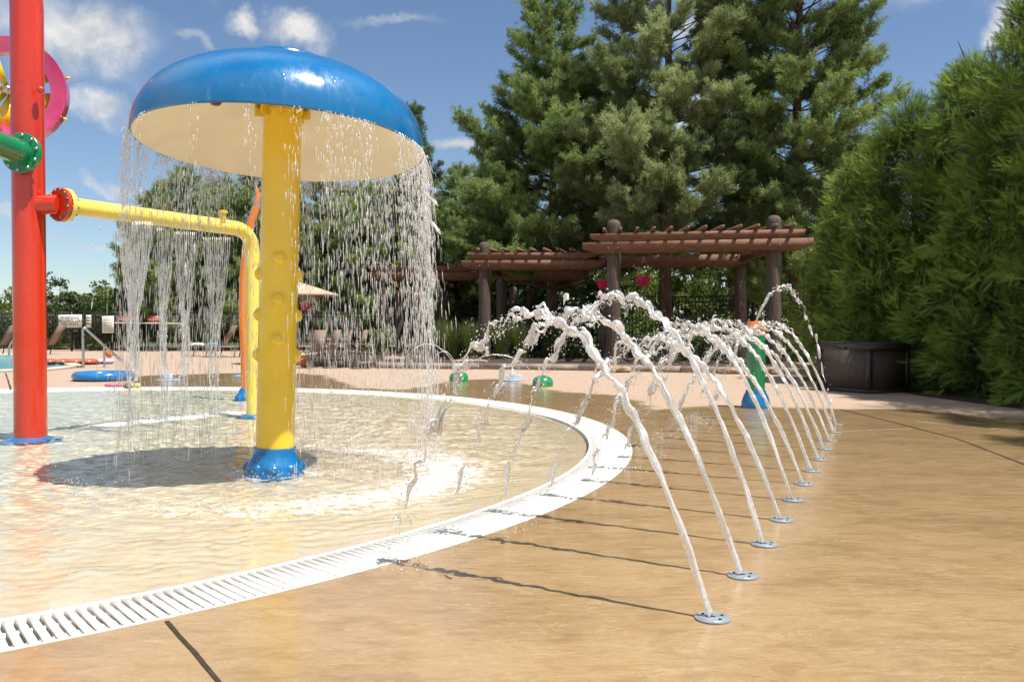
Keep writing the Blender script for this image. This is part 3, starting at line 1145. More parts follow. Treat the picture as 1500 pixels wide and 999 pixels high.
# four streams pouring from the yellow pipe
names = ['wide fan of water threads pouring from the yellow pipe beside its flange',
         'thin second stream of water falling from the yellow pipe',
         'twisted third stream falling from the middle of the yellow pipe',
         'forked stream of water falling from the yellow pipe beside its elbow']
spec = [(174, 222, 22), (231, 253, 9), (257, 287, 12), (299, 336, 13)]
g_ = np.random.default_rng(21)
for k, ((xa, xb, nth), (ex, ey)) in enumerate(zip(spec, STREAMS)):
    mb = MB()
    xm = (xa + xb) / 2
    f_ = (xm - 105) / (352 - 105)
    pipe_c = q0 + L1 * (((PD(xm, 320, 9.5).x) - q0.x) / L1.x)
    dep = pipe_c.y
    ztop = pipe_c.z - .08
    tot = ztop + .02
    ends = [(xa + (xb - xa) * i / (nth - 1)) for i in range(nth)]
    for i, xe in enumerate(ends):
        side = 2 * i / (nth - 1) - 1
        x0 = PD(xe, 330, dep).x
        xc = PD(xm - 4, 330, dep).x
        zz = np.linspace(0, 1, 26)
        conv = np.clip(zz / (.42 if k == 0 else .5), 0, 1)
        keep = .28 if k in (0, 3) else .18
        spread = (1 - conv ** 1.4 * (1 - keep))
        ph = g_.uniform(0, 6.28, 3)
        x = xc + (x0 - xc) * spread + (.014 * np.sin(zz * 19 + ph[0]) + .009 * np.sin(zz * 43 + ph[2]) + .005 * np.cumsum(g_.normal(0, .5, 26))) * zz + .02 * np.sin(zz * 7 + k * 2) * zz
        y = dep + .03 * np.sin(zz * 9 + ph[1]) * zz + .02 * side
        zc = ztop - tot * zz
        stop = g_.integers(9, 24) if 0 < i < nth - 1 else 25
        rr = .0044 * (1 + .35 * np.sin(zz * 40 + ph[2])) * (1.0 + .5 * conv)
        mb.tube(np.stack([x, y, zc], -1)[:stop], rr[:stop].clip(.002), 6)
    n = 420
    tz = g_.uniform(.3, 1, n) ** .8
    pp = np.stack([PD(xm - 4, 330, dep).x + g_.normal(0, .032, n) + .02 * np.sin(tz * 7 + k * 2), dep + g_.normal(0, .03, n), ztop - tot * tz], -1)
    vv = np.tile([0, 0, -1.0], (n, 1)) + g_.normal(0, .05, (n, 3))
    wd = g_.uniform(.004, .011, n)
    drops(mb, pp, vv, wd * g_.uniform(3, 9, n), wd * .8)
    tag(mb.build('water_stream', M['drops'], smooth=180, origin=(pipe_c.x, dep, 0)), names[k], 'water stream', 'streams falling from the yellow pipe')

# ------------------------------------------------------------------ orange horn, green cannon, domes, bubblers
ob_ = P(359, 584)
T = thing('spray_horn', 'tall curved orange spray horn on a blue foot behind the mushroom', 'water spout', tuple(ob_))
oy = ob_.y
pp = [PD(x, y, oy) for x, y in ((360, 580), (359, 520), (356, 465), (357, 410), (361, 360), (368, 325), (377, 300), (378, 285), (374, 268))]
MB().tube(pp, [.07, .068, .066, .064, .062, .06, .052, .036, .008], 20).build('horn', M['orange'], T, smooth=70)
MB().lathe([(.16, -.1), (.16, .01), (.14, .05), (.1, .09), (.08, .15), (.07, .16)], 28, tuple(ob_)).build('foot', M['blue'], T, smooth=40)

gp = P(1107, 597)
T = thing('water_cannon', 'short green post with orange top and blue bell foot shooting water', 'water spout', tuple(gp))
k_ = gp.y / FPX
MB().lathe([(.19, 0), (.195, .03), (.19, .07), (.165, .15), (.135, .21), (.13, .235), (.12, .24)], 36, tuple(gp)).build('foot', M['blue'], T, smooth=40)
MB().lathe([(.118, .2), (.118, .99), (.1, .995)], 36, tuple(gp)).build('post', M['green'], T, smooth=40)
hd = MB().lathe([(.122, .985), (.126, .99), (.126, 1.155), (.118, 1.165), (.002, 1.165)], 36, tuple(gp)).build('head', M['orange'], T, smooth=40)
MB().lathe([(.028, 0), (.036, .0), (.036, .03), (.02, .035), (.002, .03)], 14, tuple(gp + Vector((.03, -.124, 1.09))), rot_to((0, -1, .2))).build('nozzle', M['plate'], hd, smooth=40)


def jet(name, label, p0, d, rng_, H, r0, seed, group=None, brk=.62, lumps=1.0, mat=None, cat='water jet', sides=10, end=1.0, seg=110, strays=60):
    g = np.random.default_rng(seed)
    d = Vector((d[0], d[1], 0)).normalized()
    side = Vector((-d.y, d.x, 0))

    def at_(t):
        return np.stack([p0[0] + d.x * rng_ * t, p0[1] + d.y * rng_ * t, p0[2] + 4 * H * t * (1 - t)], -1)
    mb = MB()
    ph = g.uniform(0, 6.28, 12)

    def wobble(t):
        amp = r0 * (.30 + 2.7 * lumps * np.clip(t - .06, 0, 1) ** 1.2)
        L_ = rng_ * 2.2
        a = np.sin(t * 38 * L_ + ph[0]) * .5 + np.sin(t * 71 * L_ + ph[1]) * .35 + np.sin(t * 17 * L_ + ph[2]) * .6
        b_ = np.sin(t * 33 * L_ + ph[3]) * .5 + np.sin(t * 64 * L_ + ph[4]) * .4 + np.sin(t * 14 * L_ + ph[5]) * .6
        return amp * a, amp * b_

    def seg_tube(t0, t1, k, r_scale, taper0, taper1, off=(0, 0)):
        t = np.linspace(t0, t1, k)
        c = at_(t)
        u, v = wobble(t)
        c = c + u[:, None] * np.array(side) + v[:, None] * np.array([0, 0, 1.0]) + off[0] * np.array(side) + np.array([0, 0, off[1]])
        q = np.linspace(0, 1, k)
        grow = 1 + .5 * np.clip(t / .5, 0, 1)
        nz = 1 + (.22 + .45 * lumps * np.clip(t * 2 - .3, 0, 1)) * (np.sin(t * 120 * rng_ + ph[6]) * .5 * np.clip(t * 4, .2, 1) + np.sin(t * 47 * rng_ + ph[7]) * .35 + g.normal(0, .11, k))
        r = r0 * r_scale * grow * nz.clip(.35, 2.2)
        if taper0:
            r *= np.clip(q / taper0, .05, 1) ** .6
        if taper1:
            r *= np.clip((1 - q) / taper1, .05, 1) ** .6
        # twisted, ropy cross section
        tan = np.gradient(c, axis=0)
        tan /= np.linalg.norm(tan, axis=1)[:, None]
        s = np.array(side)[None] - tan * (tan @ np.array(side))[:, None]
        s /= np.linalg.norm(s, axis=1)[:, None]
        uu = np.cross(tan, s)
        a = np.arange(sides) * 2 * PI / sides
        tw = t[:, None] * 26 * rng_
        ra = r[:, None] * (1 + .26 * np.sin(2 * a[None] + tw + ph[8]) + .16 * np.sin(3 * a[None] - tw * 1.7 + ph[9]) + g.normal(0, .025, (k, sides)))
        V = c[:, None, :] + ra[..., None] * (np.cos(a)[None, :, None] * s[:, None, :] + np.sin(a)[None, :, None] * uu[:, None, :])
        V = V.reshape(-1, 3)
        tn = g.normal(0, 1, (k + 16, sides))
        tn = np.stack([np.convolve(tn[:, q_], np.ones(17) / 17, 'valid') for q_ in range(sides)], 1) * 4.1
        i = np.arange(k - 1)[:, None] * sides
        j = np.arange(sides)[None]
        jn = (j + 1) % sides
        F = np.stack([i + j, i + jn, i + sides + jn, i + sides + j], -1).reshape(-1, 4)
        base = mb.n
        mb.add(V, F, (.5 + .22 * tn).ravel())
        mb.f.append(np.array([list(range(base + sides - 1, base - 1, -1))]))
        mb.f.append(np.array([list(range(base + (k - 1) * sides, base + k * sides))]))

    seg_tube(0, brk, seg, 1.0, 0, .12)
    # broken pieces after the crest
    t = brk * .97
    while t < end:
        ln = g.uniform(.015, .075)
        gap = g.uniform(.0, .022) * (.3 + 1.2 * t)
        if t + ln > end + .02:
            break
        seg_tube(t, t + ln, max(8, int(ln * 190)), g.uniform(.3, .75), .35, .3, (g.normal(0, r0 * 1.0), g.normal(0, r0 * 1.0)))
        t += ln + gap
    # side fingers pulled out of the crest
    for q in range(int(17 * lumps)):
        t0 = g.uniform(.28, .85)
        seg_tube(t0, t0 + g.uniform(.02, .06), 10, g.uniform(.3, .6), .4, .4, (g.normal(0, r0 * 1.9), g.normal(.3 * r0, r0 * 1.9)))
    # beads and stray drops
    n = int(strays * lumps)
    tt = np.where(g.uniform(0, 1, n) < .6, g.beta(2.8, 1.5, n), brk + (end - brk) * g.uniform(0, 1, n))
    pos = at_(tt) + g.normal(0, 1, (n, 3)) * (r0 * (.7 + 2.1 * tt))[:, None]
    vel = np.tile(np.array([d.x, d.y, 0]), (n, 1)) * 1.5 + np.stack([g.normal(0, .5, n), g.normal(0, .5, n), 4 * (1 - 2 * tt)], -1)
    w_ = g.uniform(.15, .62, n) * r0 * np.where(g.uniform(0, 1, n) < .12, 1.6, 1)
    ok = pos[:, 2] > .0
    drops(mb, pos[ok], vel[ok], (w_ * g.uniform(1, 2.2, n))[ok], w_[ok])
    o = mb.build(name, mat or M['jet'], smooth=180, tone=True, origin=tuple(p0))
    return tag(o, label, cat, group)


g_ = np.random.default_rng(31)
top = gp + Vector((0, 0, 1.165))
jet('cannon_jet', 'thin beaded water arc leaping from the orange topped green post', (top.x, top.y, top.z), (1, -.2), .68, .46, .015, 77, brk=.35, lumps=1.3, end=1.42, strays=130)
lt = np.array([top.x + .80, top.y - .2, 1.30])
# row of twelve deck jets
NZ = [(1044, 906), (1088, 844), (1120, 798), (1145, 762), (1161.5, 732.6), (1178, 709.4), (1189, 690), (1200, 673.4), (1208, 657.7), (1216, 645.5), (1222, 633.3), (1226, 622)]
ordn = ['first', 'second', 'third', 'fourth', 'fifth', 'sixth', 'seventh', 'eighth', 'ninth', 'tenth', 'eleventh', 'twelfth']
npos = [P(*q) for q in NZ]
proto = None
for i, p in enumerate(npos):
    lab = f'round grey deck nozzle plate, {ordn[i]} in the row from the camera end'
    if proto is None:
        T = thing('deck_nozzle', lab, 'nozzle', (p.x, p.y, .004), 'nozzle plates in the deck')
        o3 = np.array([p.x, p.y, 0.0])
        pl = MB().lathe([(.067, -.002), (.067, .003), (.062, .0045), (.056, .002), (.053, .002), (.051, .0045), (.002, .005)], 40, (p.x, p.y, .004)).build('plate', M['plate'], T, smooth=40)
        sl_ = MB().box((p.x - .008, p.y, .0085), (.034, .012, .004))
        sl_.build('slot', M['darkhole'], pl)
        for (dx, dy) in ((.02, -.034), (.038, .012), (-.03, .03)):
            MB().lathe([(.006, .0), (.006, .003), (.002, .0035)], 10, (p.x + dx, p.y + dy, .0088)).build('screw', M['darkhole'], pl)
        proto = T
    else:
        T = copy_tree(proto)
        T.location = (p.x, p.y, .004)
        T['label'] = lab
    lab = f'{ordn[i]} arching water jet in the row, rising from its own deck nozzle'
    if i == 0:
        lab = 'arching water jet rising from the deck plate beside the camera, first in the row'
    if i == 11:
        lab = 'arching water jet at the far end of the row, twelfth from the camera'
    H_ = 1.13 * (1 + g_.normal(0, .06))
    dj = Vector((-.86 + g_.normal(0, .025), .51 + g_.normal(0, .03)))
    rg_ = 1.52 * (1 + g_.normal(0, .05))
    if i == 0:
        H_, rg_ = 1.14, 1.55
    jet('water_jet', lab, (p.x - .01, p.y, .012), dj, rg_, H_, .0112, 50 + i, 'row of arching deck jets', brk=.50 + g_.normal(0, .04), lumps=1.5, strays=560, seg=190, sides=14)

# splash of the row on the deck
sp2 = sm = MB()
for i, p in enumerate(npos):
    q = Vector((p.x - .86 * 1.52, p.y + .51 * 1.52, 0))
    for k in range(5):
        splash(q.x + g_.normal(0, .12), q.y + g_.normal(0, .10), 45, .16, .10, 700 + i * 10 + k, (.003, .008))
tag(sm.build('jet_splash', M['foam']), 'low spray of drops where the row of jets lands', 'splash', kind='stuff')

for i, (px, py, wpx, lab) in enumerate(((672, 558.5, 28, 'smaller looking low green dome spraying thin arcs, beside the ornamental grass'), (795, 566, 31, 'low green dome beyond the white pool rim, under the first jet'))):
    p = P(px, py)
    s = .19
    T = thing('spray_dome', lab, 'water spout', tuple(p), 'green spray domes')
    MB().lathe([(s, 0), (s * 1.01, .03), (s, .06), (s * .97, .10), (s * .8, .155), (s * .45, .19), (s * .1, .2), (.002, .2)], 36, tuple(p)).build('dome', M['green'], T, smooth=50)
    MB().lathe([(.03, .195), (.03, .208), (.002, .21)], 12, tuple(p)).build('nozzle', M['steel'], T, smooth=40)
    if i == 0:
        for kk, (dx, dy, rg_, H_, lab2) in enumerate(((-1, .1, .62, .40, 'small looping arc of water beside the green dome'),
                                                    (-1, -.25, 1.25, .55, 'long thin arc of water thrown from the green dome'),
                                                    (1, .15, 1.5, .33, 'low beaded arc of water between the two green domes'))):
            jet('dome_jet', lab2, (p.x, p.y, p.z + .2), (dx, dy), rg_, H_, .006, 90 + kk, 'thin arcs from the green dome', brk=.8, lumps=.5, sides=6, seg=40, strays=24, end=1.1)
for (px, py, lab) in ((752, 557, 'pale blue bubbler with a low water mound between two green domes'), (247, 557, 'pale blue bubbler on wet deck beyond the falling streams'), (358, 551, 'pale blue bubbler on wet deck beside the orange horn')):
    p = P(px, py)
    T = thing('ground_bubbler', lab, 'water spout', tuple(p), 'ground bubblers')
    MB().lathe([(.24, .004), (.24, .012), (.2, .02), (.06, .03), (.002, .03)], 28, tuple(p)).build('plate', M['bubbler'], T, smooth=40)
    mb = MB()
    g2 = np.random.default_rng(int(px))
    for k in range(9):
        mb.ball((p.x + g2.normal(0, .07), p.y + g2.normal(0, .05), .04 + abs(g2.normal(0, .05))), g2.uniform(.025, .06), 10, 6, g2.uniform(.8, 1.6))
    n = 60
    zz = g2.uniform(.03, .26, n)
    pos = np.stack([p.x + g2.normal(0, .08, n), p.y + g2.normal(0, .07, n), zz], -1)
    w_ = g2.uniform(.008, .02, n)
    drops(mb, pos, g2.normal(0, 1, (n, 3)), w_ * 1.6, w_)
    mb.build('bubbling_water', M['foam'], T, smooth=180)

# ------------------------------------------------------------------ storage box
A_ = Vector((5.30, 15.15, 0))
B_ = Vector((5.80, 14.18, 0))
du = (B_ - A_)
LN = du.length
du.normalize()
dv = Vector((-du.y, du.x, 0))
if dv.x < 0:
    dv = -dv
DP = .95
ctr = (A_ + B_) / 2 + dv * DP / 2
T = thing('storage_box', 'large dark brown resin storage box against the arborvitae', 'storage box', tuple(ctr))
rm = np.array([[du.x, dv.x, 0], [du.y, dv.y, 0], [0, 0, 1]])


def bxl(mb, cx, cy, cz, sx, sy, sz, taper=1.0):
    return mb.box(np.array(ctr) + rm @ np.array([cx, cy, 0]) + np.array([0, 0, cz]), (sx, sy, sz), rm, taper)


bxl(MB(), 0, 0, .385, LN - .05, DP - .05, .65, 1.03).build('body', M['wicker'], T)
mb = MB()
bxl(mb, 0, 0, .03, LN, DP, .06)
mb.build('base', M['lid'], T)
for sx in (-1, 1):
    for sy in (-1, 1):
        bxl(MB(), sx * (LN / 2 - .03), sy * (DP / 2 - .03), .385, .075, .075, .648).build('corner_trim', M['lid'], T)
mb = MB()
bxl(mb, 0, 0, .755, LN + .04, DP + .04, .085)
bxl(mb, 0, 0, .815, LN - .02, DP - .02, .036, .94)
ld = mb.build('lid', M['lid'], T)
mb = MB()
bxl(mb, 0, -DP / 2 - .025, .735, .2, .03, .05)
mb.build('handle', M['darkhole'], ld)

# ------------------------------------------------------------------ pergola (three bays), bed, curb, stones
def log_post(parent, x, y, z0, top, r=.185, collar=True):
    p = MB().lathe([(r * 1.03, z0), (r, z0 + .3), (r * .98, top - .3), (r * .98, top - .2)], 24, (x, y, 0)).build('post', M['post_wood'], parent, smooth=60)
    MB().lathe([(r * .985, top - .21), (r * .99, top - .17), (r * .93, top - .10), (r * .7, top - .03), (r * .35, top - .004), (.002, top)], 24, (x, y, 0)).build('post_cap', M['post_wood'], p, smooth=60)


def timber(parent, p, q, w, h, name='beam', pointed=True):
    p, q = Vector(p), Vector(q)
    d = (q - p).normalized()
    s = Vector((-d.y, d.x, 0)).normalized()
    n_ = .38 if pointed else .0
    hw, hh = w / 2, h / 2
    v = []
    for ss in (-1, 1):
        for (base, off, zz) in ((p, 0, hh), (p, 0, -hh * .1), (p, n_, -hh), (q, -n_, -hh), (q, 0, -hh * .1), (q, 0, hh)):
            pt = base + d * off + s * ss * hw
            v.append((pt.x, pt.y, pt.z + zz))
    f = [(0, 1, 2, 3, 4, 5), (11, 10, 9, 8, 7, 6)]
    for i in range(6):
        j = (i + 1) % 6
        f.append((j, i, i + 6, j + 6))
    return MB().add(v, f).build(name, M['redwood'], parent)


def bay(T, fl, fr, bl, br, hb, posts, n_raft, over=.34, ext=(.75, .6), capextra=.0, back_drop=.0, hbeam=.29):
    fl, fr, bl, br = [Vector((*q, 0)) for q in (fl, fr, bl, br)]
    d = (fr - fl).normalized()
    nrm_ = Vector((d.y, -d.x, 0))
    if nrm_.y > 0:
        nrm_ = -nrm_
    for sgn, dz in ((1, 0), (-1, -.0)):
        off = nrm_ * (.20 * sgn)
        a = fl + off - d * ext[0]
        b_ = fr + off + d * ext[1]
        timber(T, (a.x, a.y, hb + hbeam / 2), (b_.x, b_.y, hb + hbeam / 2), .075, hbeam)
        a = fl + off - d * (ext[0] - .2)
        b_ = fr + off + d * (ext[1] - .2)
        timber(T, (a.x, a.y, hb + hbeam + .02 + .105), (b_.x, b_.y, hb + hbeam + .02 + .105), .06, .21)
    db = (br - bl).normalized()
    a, b_ = bl - db * .2, br + db * .2
    timber(T, (a.x, a.y - .19, hb + .05 - back_drop), (b_.x, b_.y - .19, hb + .05 - back_drop), .075, .38)
    for p, q in ((fl, bl), (fr, br)):
        e_ = (q - p).normalized()
        timber(T, (p.x + e_.x * .25, p.y + e_.y * .25, hb + .10), (q.x, q.y, hb + .10 - back_drop * .5), .07, .22, 'side_beam', False)
    z = hb + hbeam + .02 + .21 + .075
    for k in range(n_raft):
        t = (k + .5) / n_raft
        a = fl - d * (ext[0] - .35) + (fr - fl + d * (ext[0] + ext[1] - .7)) * t
        b_ = bl + (br - bl) * t
        e_ = (b_ - a).normalized()
        a2 = a - e_ * over
        b2_ = b_ + e_ * .3
        timber(T, (a2.x, a2.y, z), (b2_.x, b2_.y, z - back_drop), .075, .14, 'rafter')
    for (x, y, z0, tp) in posts:
        log_post(T, x, y, z0, tp)
    # corner braces with bolts on the front beam
    for p in (fl, fr):
        for s_ in (-.13, .13):
            c = p + nrm_ * .245 + d * s_
            MB().lathe([(.022, 0), (.022, .012), (.002, .016)], 8, (c.x, c.y, hb + .12), rot_to(nrm_)).build('bolt', M['bolt'], T)


def X(px, depth):
    return (px - CX) / FPX * depth


# bay with the hanging basket
f1, f2 = (X(899, 23.5), 23.5), (X(1133, 22.6), 22.6)
b1, b2_ = (X(886, 27.4), 27.4), (X(1085, 26.8), 26.8)
T = thing('pergola', 'red brown timber pergola bay on two log posts with pink basket inside', 'pergola', ((f1[0] + f2[0]) / 2, 24.8, 0), 'stepped pergola bays')
bay(T, f1, f2, b1, b2_, 3.05, [(*f1, .0, 3.96), (*f2, .0, 3.96), (*b1, 0, 3.05), (*b2_, 0, 3.05)], 12, ext=(.82, .95))
f1, f2 = (X(710, 27.2), 27.2), (X(884, 27.0), 27.0)
b1, b2_ = (X(735, 31.0), 31.0), (X(889, 30.5), 30.5)
T = thing('pergola', 'lower pergola bay with one log post standing clear among ornamental grass', 'pergola', ((f1[0] + f2[0]) / 2, 28.5, 0), 'stepped pergola bays')
bay(T, f1, f2, b1, b2_, 2.84, [(*f1, .0, 3.72), (*b1, 0, 2.8), (*b2_, 0, 2.8)], 9, ext=(.7, .0))
f1, f2 = (X(562, 31.8), 31.8), (X(622, 31.8), 31.8)
b1, b2_ = (X(585, 36.5), 36.5), (X(672, 37.5), 37.5)
T = thing('pergola', 'lowest far pergola bay partly hidden by the falling water curtain', 'pergola', ((f1[0] + f2[0]) / 2, 33.5, 0), 'stepped pergola bays')
bay(T, f1, f2, b1, b2_, 2.76, [(*f1, .0, 2.74), (*f2, 0, 2.74), (*b1, 0, 2.6), (*b2_, 0, 2.5), (X(650, 35.5), 35.5, 0, 2.6), (X(752, 35), 35, 0, 2.7), (X(777, 36), 36, 0, 2.7)],
    9, ext=(.7, 2.1), back_drop=.35)

# curb edging of the planting bed
cp = [P(380, 534), P(480, 537), P(592, 540.5), P(700, 541), P(850, 543), P(1000, 546), P(1215, 551)]
cb = MB()
for p, q in zip(cp[:-1], cp[1:]):
    k = max(1, int((q - p).length / 1.4))
    for i in range(k):
        a, b_ = p.lerp(q, i / k), p.lerp(q, (i + 1) / k)
        dd_ = (b_ - a).normalized() * .012
        cb.beam((a.x + dd_.x, a.y + dd_.y + .14, .075), (b_.x - dd_.x, b_.y - dd_.y + .14, .075), .26, .15)
tag(cb.build('bed_curb', M['curb']), 'long low concrete curb edging the planting bed under the pergola', 'curb')
bd = MB()
v = [(p.x, p.y + .2, .11) for p in cp] + [(cp[-1].x + 1.5, 31, .16), (12, 40, .2), (-2, 44, .15), (cp[0].x, 38.3, .06)]
bd.add(v, [tuple(range(len(v)))])
struct(bd.build('planting_bed_soil', M['mulch']))


def boulder(px, py, wpx, hpx, seed, lab):
    p = P(px, py)
    s = p.y / FPX
    g = np.random.default_rng(seed)
    mb = MB()
    n_, m_ = 18, 10
    ph = np.linspace(-PI / 2, PI / 2, m_)
    V = []
    q = g.normal(0, 1, (6, 3))
    for a in ph:
        for t in np.arange(n_) * 2 * PI / n_:
            d = np.array([math.cos(a) * math.cos(t), math.cos(a) * math.sin(t), math.sin(a)])
            r = 1 + .10 * math.sin(3 * d @ q[0] + 1) + .07 * math.sin(6 * d @ q[1])
            sq = np.sign(d) * np.abs(d) ** .72
            V.append(sq * r)
    V = np.array(V) * np.array([wpx * s / 2, .28, hpx * s / 2]) + np.array([p.x, p.y + .22, hpx * s * .42])
    i = np.arange(m_ - 1)[:, None] * n_
    j = np.arange(n_)[None]
    jn = (j + 1) % n_
    mb.add(V, np.stack([i + j, i + jn, i + n_ + jn, i + n_ + j], -1).reshape(-1, 4))
    tag(mb.build('boulder', M['stone'], smooth=40, origin=(p.x, p.y, 0)), lab, 'stone', 'flat stones along the curb')


boulder(900, 546, 52, 10, 1, 'flat pinkish stone at the foot of the curb below the tall log post')
boulder(1071, 548, 30, 10, 2, 'small tan stone on the curb beside the green water cannon')
boulder(1134, 549, 28, 12, 3, 'squarish tan stone at the foot of the far log post')
boulder(576, 531, 34, 10, 4, 'pale flat stone at the curb beyond the falling water')
boulder(690, 535, 56, 9, 5, 'long brown stone slab at the curb beyond the green dome')


# ------------------------------------------------------------------ iron fence
def fence(a, b_, zt_a, zt_b, z0, lab, step=.115, post_every=2.4):
    a, b_ = Vector(a), Vector(b_)
    Ln = (b_ - a).length
    T = thing('iron_fence', lab, 'fence', tuple((a + b_) / 2), 'black iron fences round the pool')
    ang = math.atan2(b_.y - a.y, b_.x - a.x)
    rm_ = np.array(Matrix.Rotation(ang, 3, 'Z'))
    npn = max(1, round(Ln / post_every))
    for k in range(npn):
        pk = MB()
        for i in range(int(Ln / npn / step)):
            t = (k + (i + .5) / int(Ln / npn / step)) / npn
            p = a.lerp(b_, t)
            zt = zt_a + (zt_b - zt_a) * t
            pk.box((p.x, p.y, (z0 + .08 + zt - .02) / 2), (.02, .02, zt - z0 - .1), rm_)
        pa, pb = a.lerp(b_, k / npn), a.lerp(b_, (k + 1) / npn)
        za, zb = zt_a + (zt_b - zt_a) * k / npn, zt_a + (zt_b - zt_a) * (k + 1) / npn
        for dz in (-.02, -.20):
            pk.beam((pa.x, pa.y, za + dz), (pb.x, pb.y, zb + dz), .036, .036)
        pk.beam((pa.x, pa.y, z0 + .16), (pb.x, pb.y, z0 + .16), .036, .036)
        pk.build('picket_panel', M['iron'], T)
    for k in range(npn + 1):
        p = a.lerp(b_, k / npn)
        zt = zt_a + (zt_b - zt_a) * k / npn
        MB().box((p.x, p.y, (z0 + zt + .06) / 2), (.075, .075, zt - z0 + .06), rm_).box((p.x, p.y, zt + .075), (.095, .095, .03), rm_, .7).build('post', M['iron'], T)


fence((X(868, 31.5), 31.5, 0), (X(1230, 29), 29, 0), 2.12, 2.2, .12, 'black iron fence behind the pergola bay with the pink basket')
fence((X(600, 38.5), 38.5, 0), (X(868, 31.5), 31.5, 0), 1.72, 2.1, .08, 'black iron fence behind the ornamental grass')
fence((X(-60, 38.5), 38.5, 0), (X(600, 38.5), 38.5, 0), 1.72, 1.72, .0, 'long black iron fence beyond the pool carrying signs')

# ------------------------------------------------------------------ hanging baskets
def leaf_cards(mb, pos, size, tone, g, aspect=.5):
    n = len(pos)
    d = g.normal(0, 1, (n, 3))
    d[:, 2] += .2
    fr_ = frames(d, g.uniform(0, 6.28, n))
    tv = np.array([(0, 0, -.5), (aspect * .5, .06, 0), (0, 0, .5), (-aspect * .5, .06, 0)])
    mats = fr_ * (size if not np.isscalar(size) else np.full(n, size))[:, None, None]
    mb.many(tv, np.array([(0, 1, 2, 3)]), mats, pos, tone)


def basket(px, py, depth, lab, seed, pink=False, hang=.7, r=.21):
    c = PD(px, py, depth)
    g = np.random.default_rng(seed)
    T = thing('hanging_basket', lab, 'hanging basket', tuple(c), 'pink hanging flower baskets')
    pot = MB().lathe([(.002, -.15), (r * .6, -.15), (r * .8, -.1), (r, .08), (r * 1.05, .09), (r * 1.05, .12), (r * .9, .12)], 24, tuple(c)).build('pot', M['pot'], T, smooth=40)
    hm = MB()
    for k in range(3):
        a = k * 2.094
        hm.tube([c + Vector((r * math.cos(a), r * math.sin(a), .12)), c + Vector((0, 0, hang))], .006, 5)
    hm.tube([c + Vector((0, 0, hang)), c + Vector((0, 0, hang + .12))], .008, 5)
    hm.build('hanger', M['iron'], T)
    mb = MB()
    n = 260
    q = g.normal(0, 1, (n, 3)) * np.array([.17, .17, .11]) + np.array([0.04, 0, .19])
    leaf_cards(mb, q + np.array(c), g.uniform(.06, .1, n), g.uniform(.2, 1, n), g, .6)
    mb.build('plant', M['leaf'], T, tone=True)
    mb = MB()
    n = 46
    q = g.normal(0, 1, (n, 3)) * np.array([.19, .19, .13]) + np.array([0.03, 0, .22])
    leaf_cards(mb, q + np.array(c), g.uniform(.035, .06, n), g.uniform(0, 1, n), g, .9)
    mb.build('blossoms', M['petalpink' if pink else 'petal'], T)


basket(942, 411, 25.2, 'pink pot of white flowers hanging in the middle of the pergola bay', 1)
basket(884.5, 416, 25.6, 'pink hanging pot half hidden behind the tall log post', 2)
basket(612, 436, 31.4, 'red pink hanging pot beside the falling water curtain', 3, hang=.55)
basket(449, 448, 30, 'small pink flower basket glimpsed beside the yellow post', 4, True, hang=.5)
PH = [(449, 448, 30)]
for (px, py, dp) in PH:
    c = PD(px, py, dp)
    T = thing('hanging_pole', 'thin black pole with a hook holding a flower basket', 'pole', (c.x + .2, c.y, 0))
    MB().tube([(c.x + .3, c.y, 0), (c.x + .3, c.y, c.z + .55), (c.x + .26, c.y, c.z + .62), (c.x + .1, c.y, c.z + .65), (c.x, c.y, c.z + .6)], .018, 8).build('crook', M['iron'], T, smooth=60)

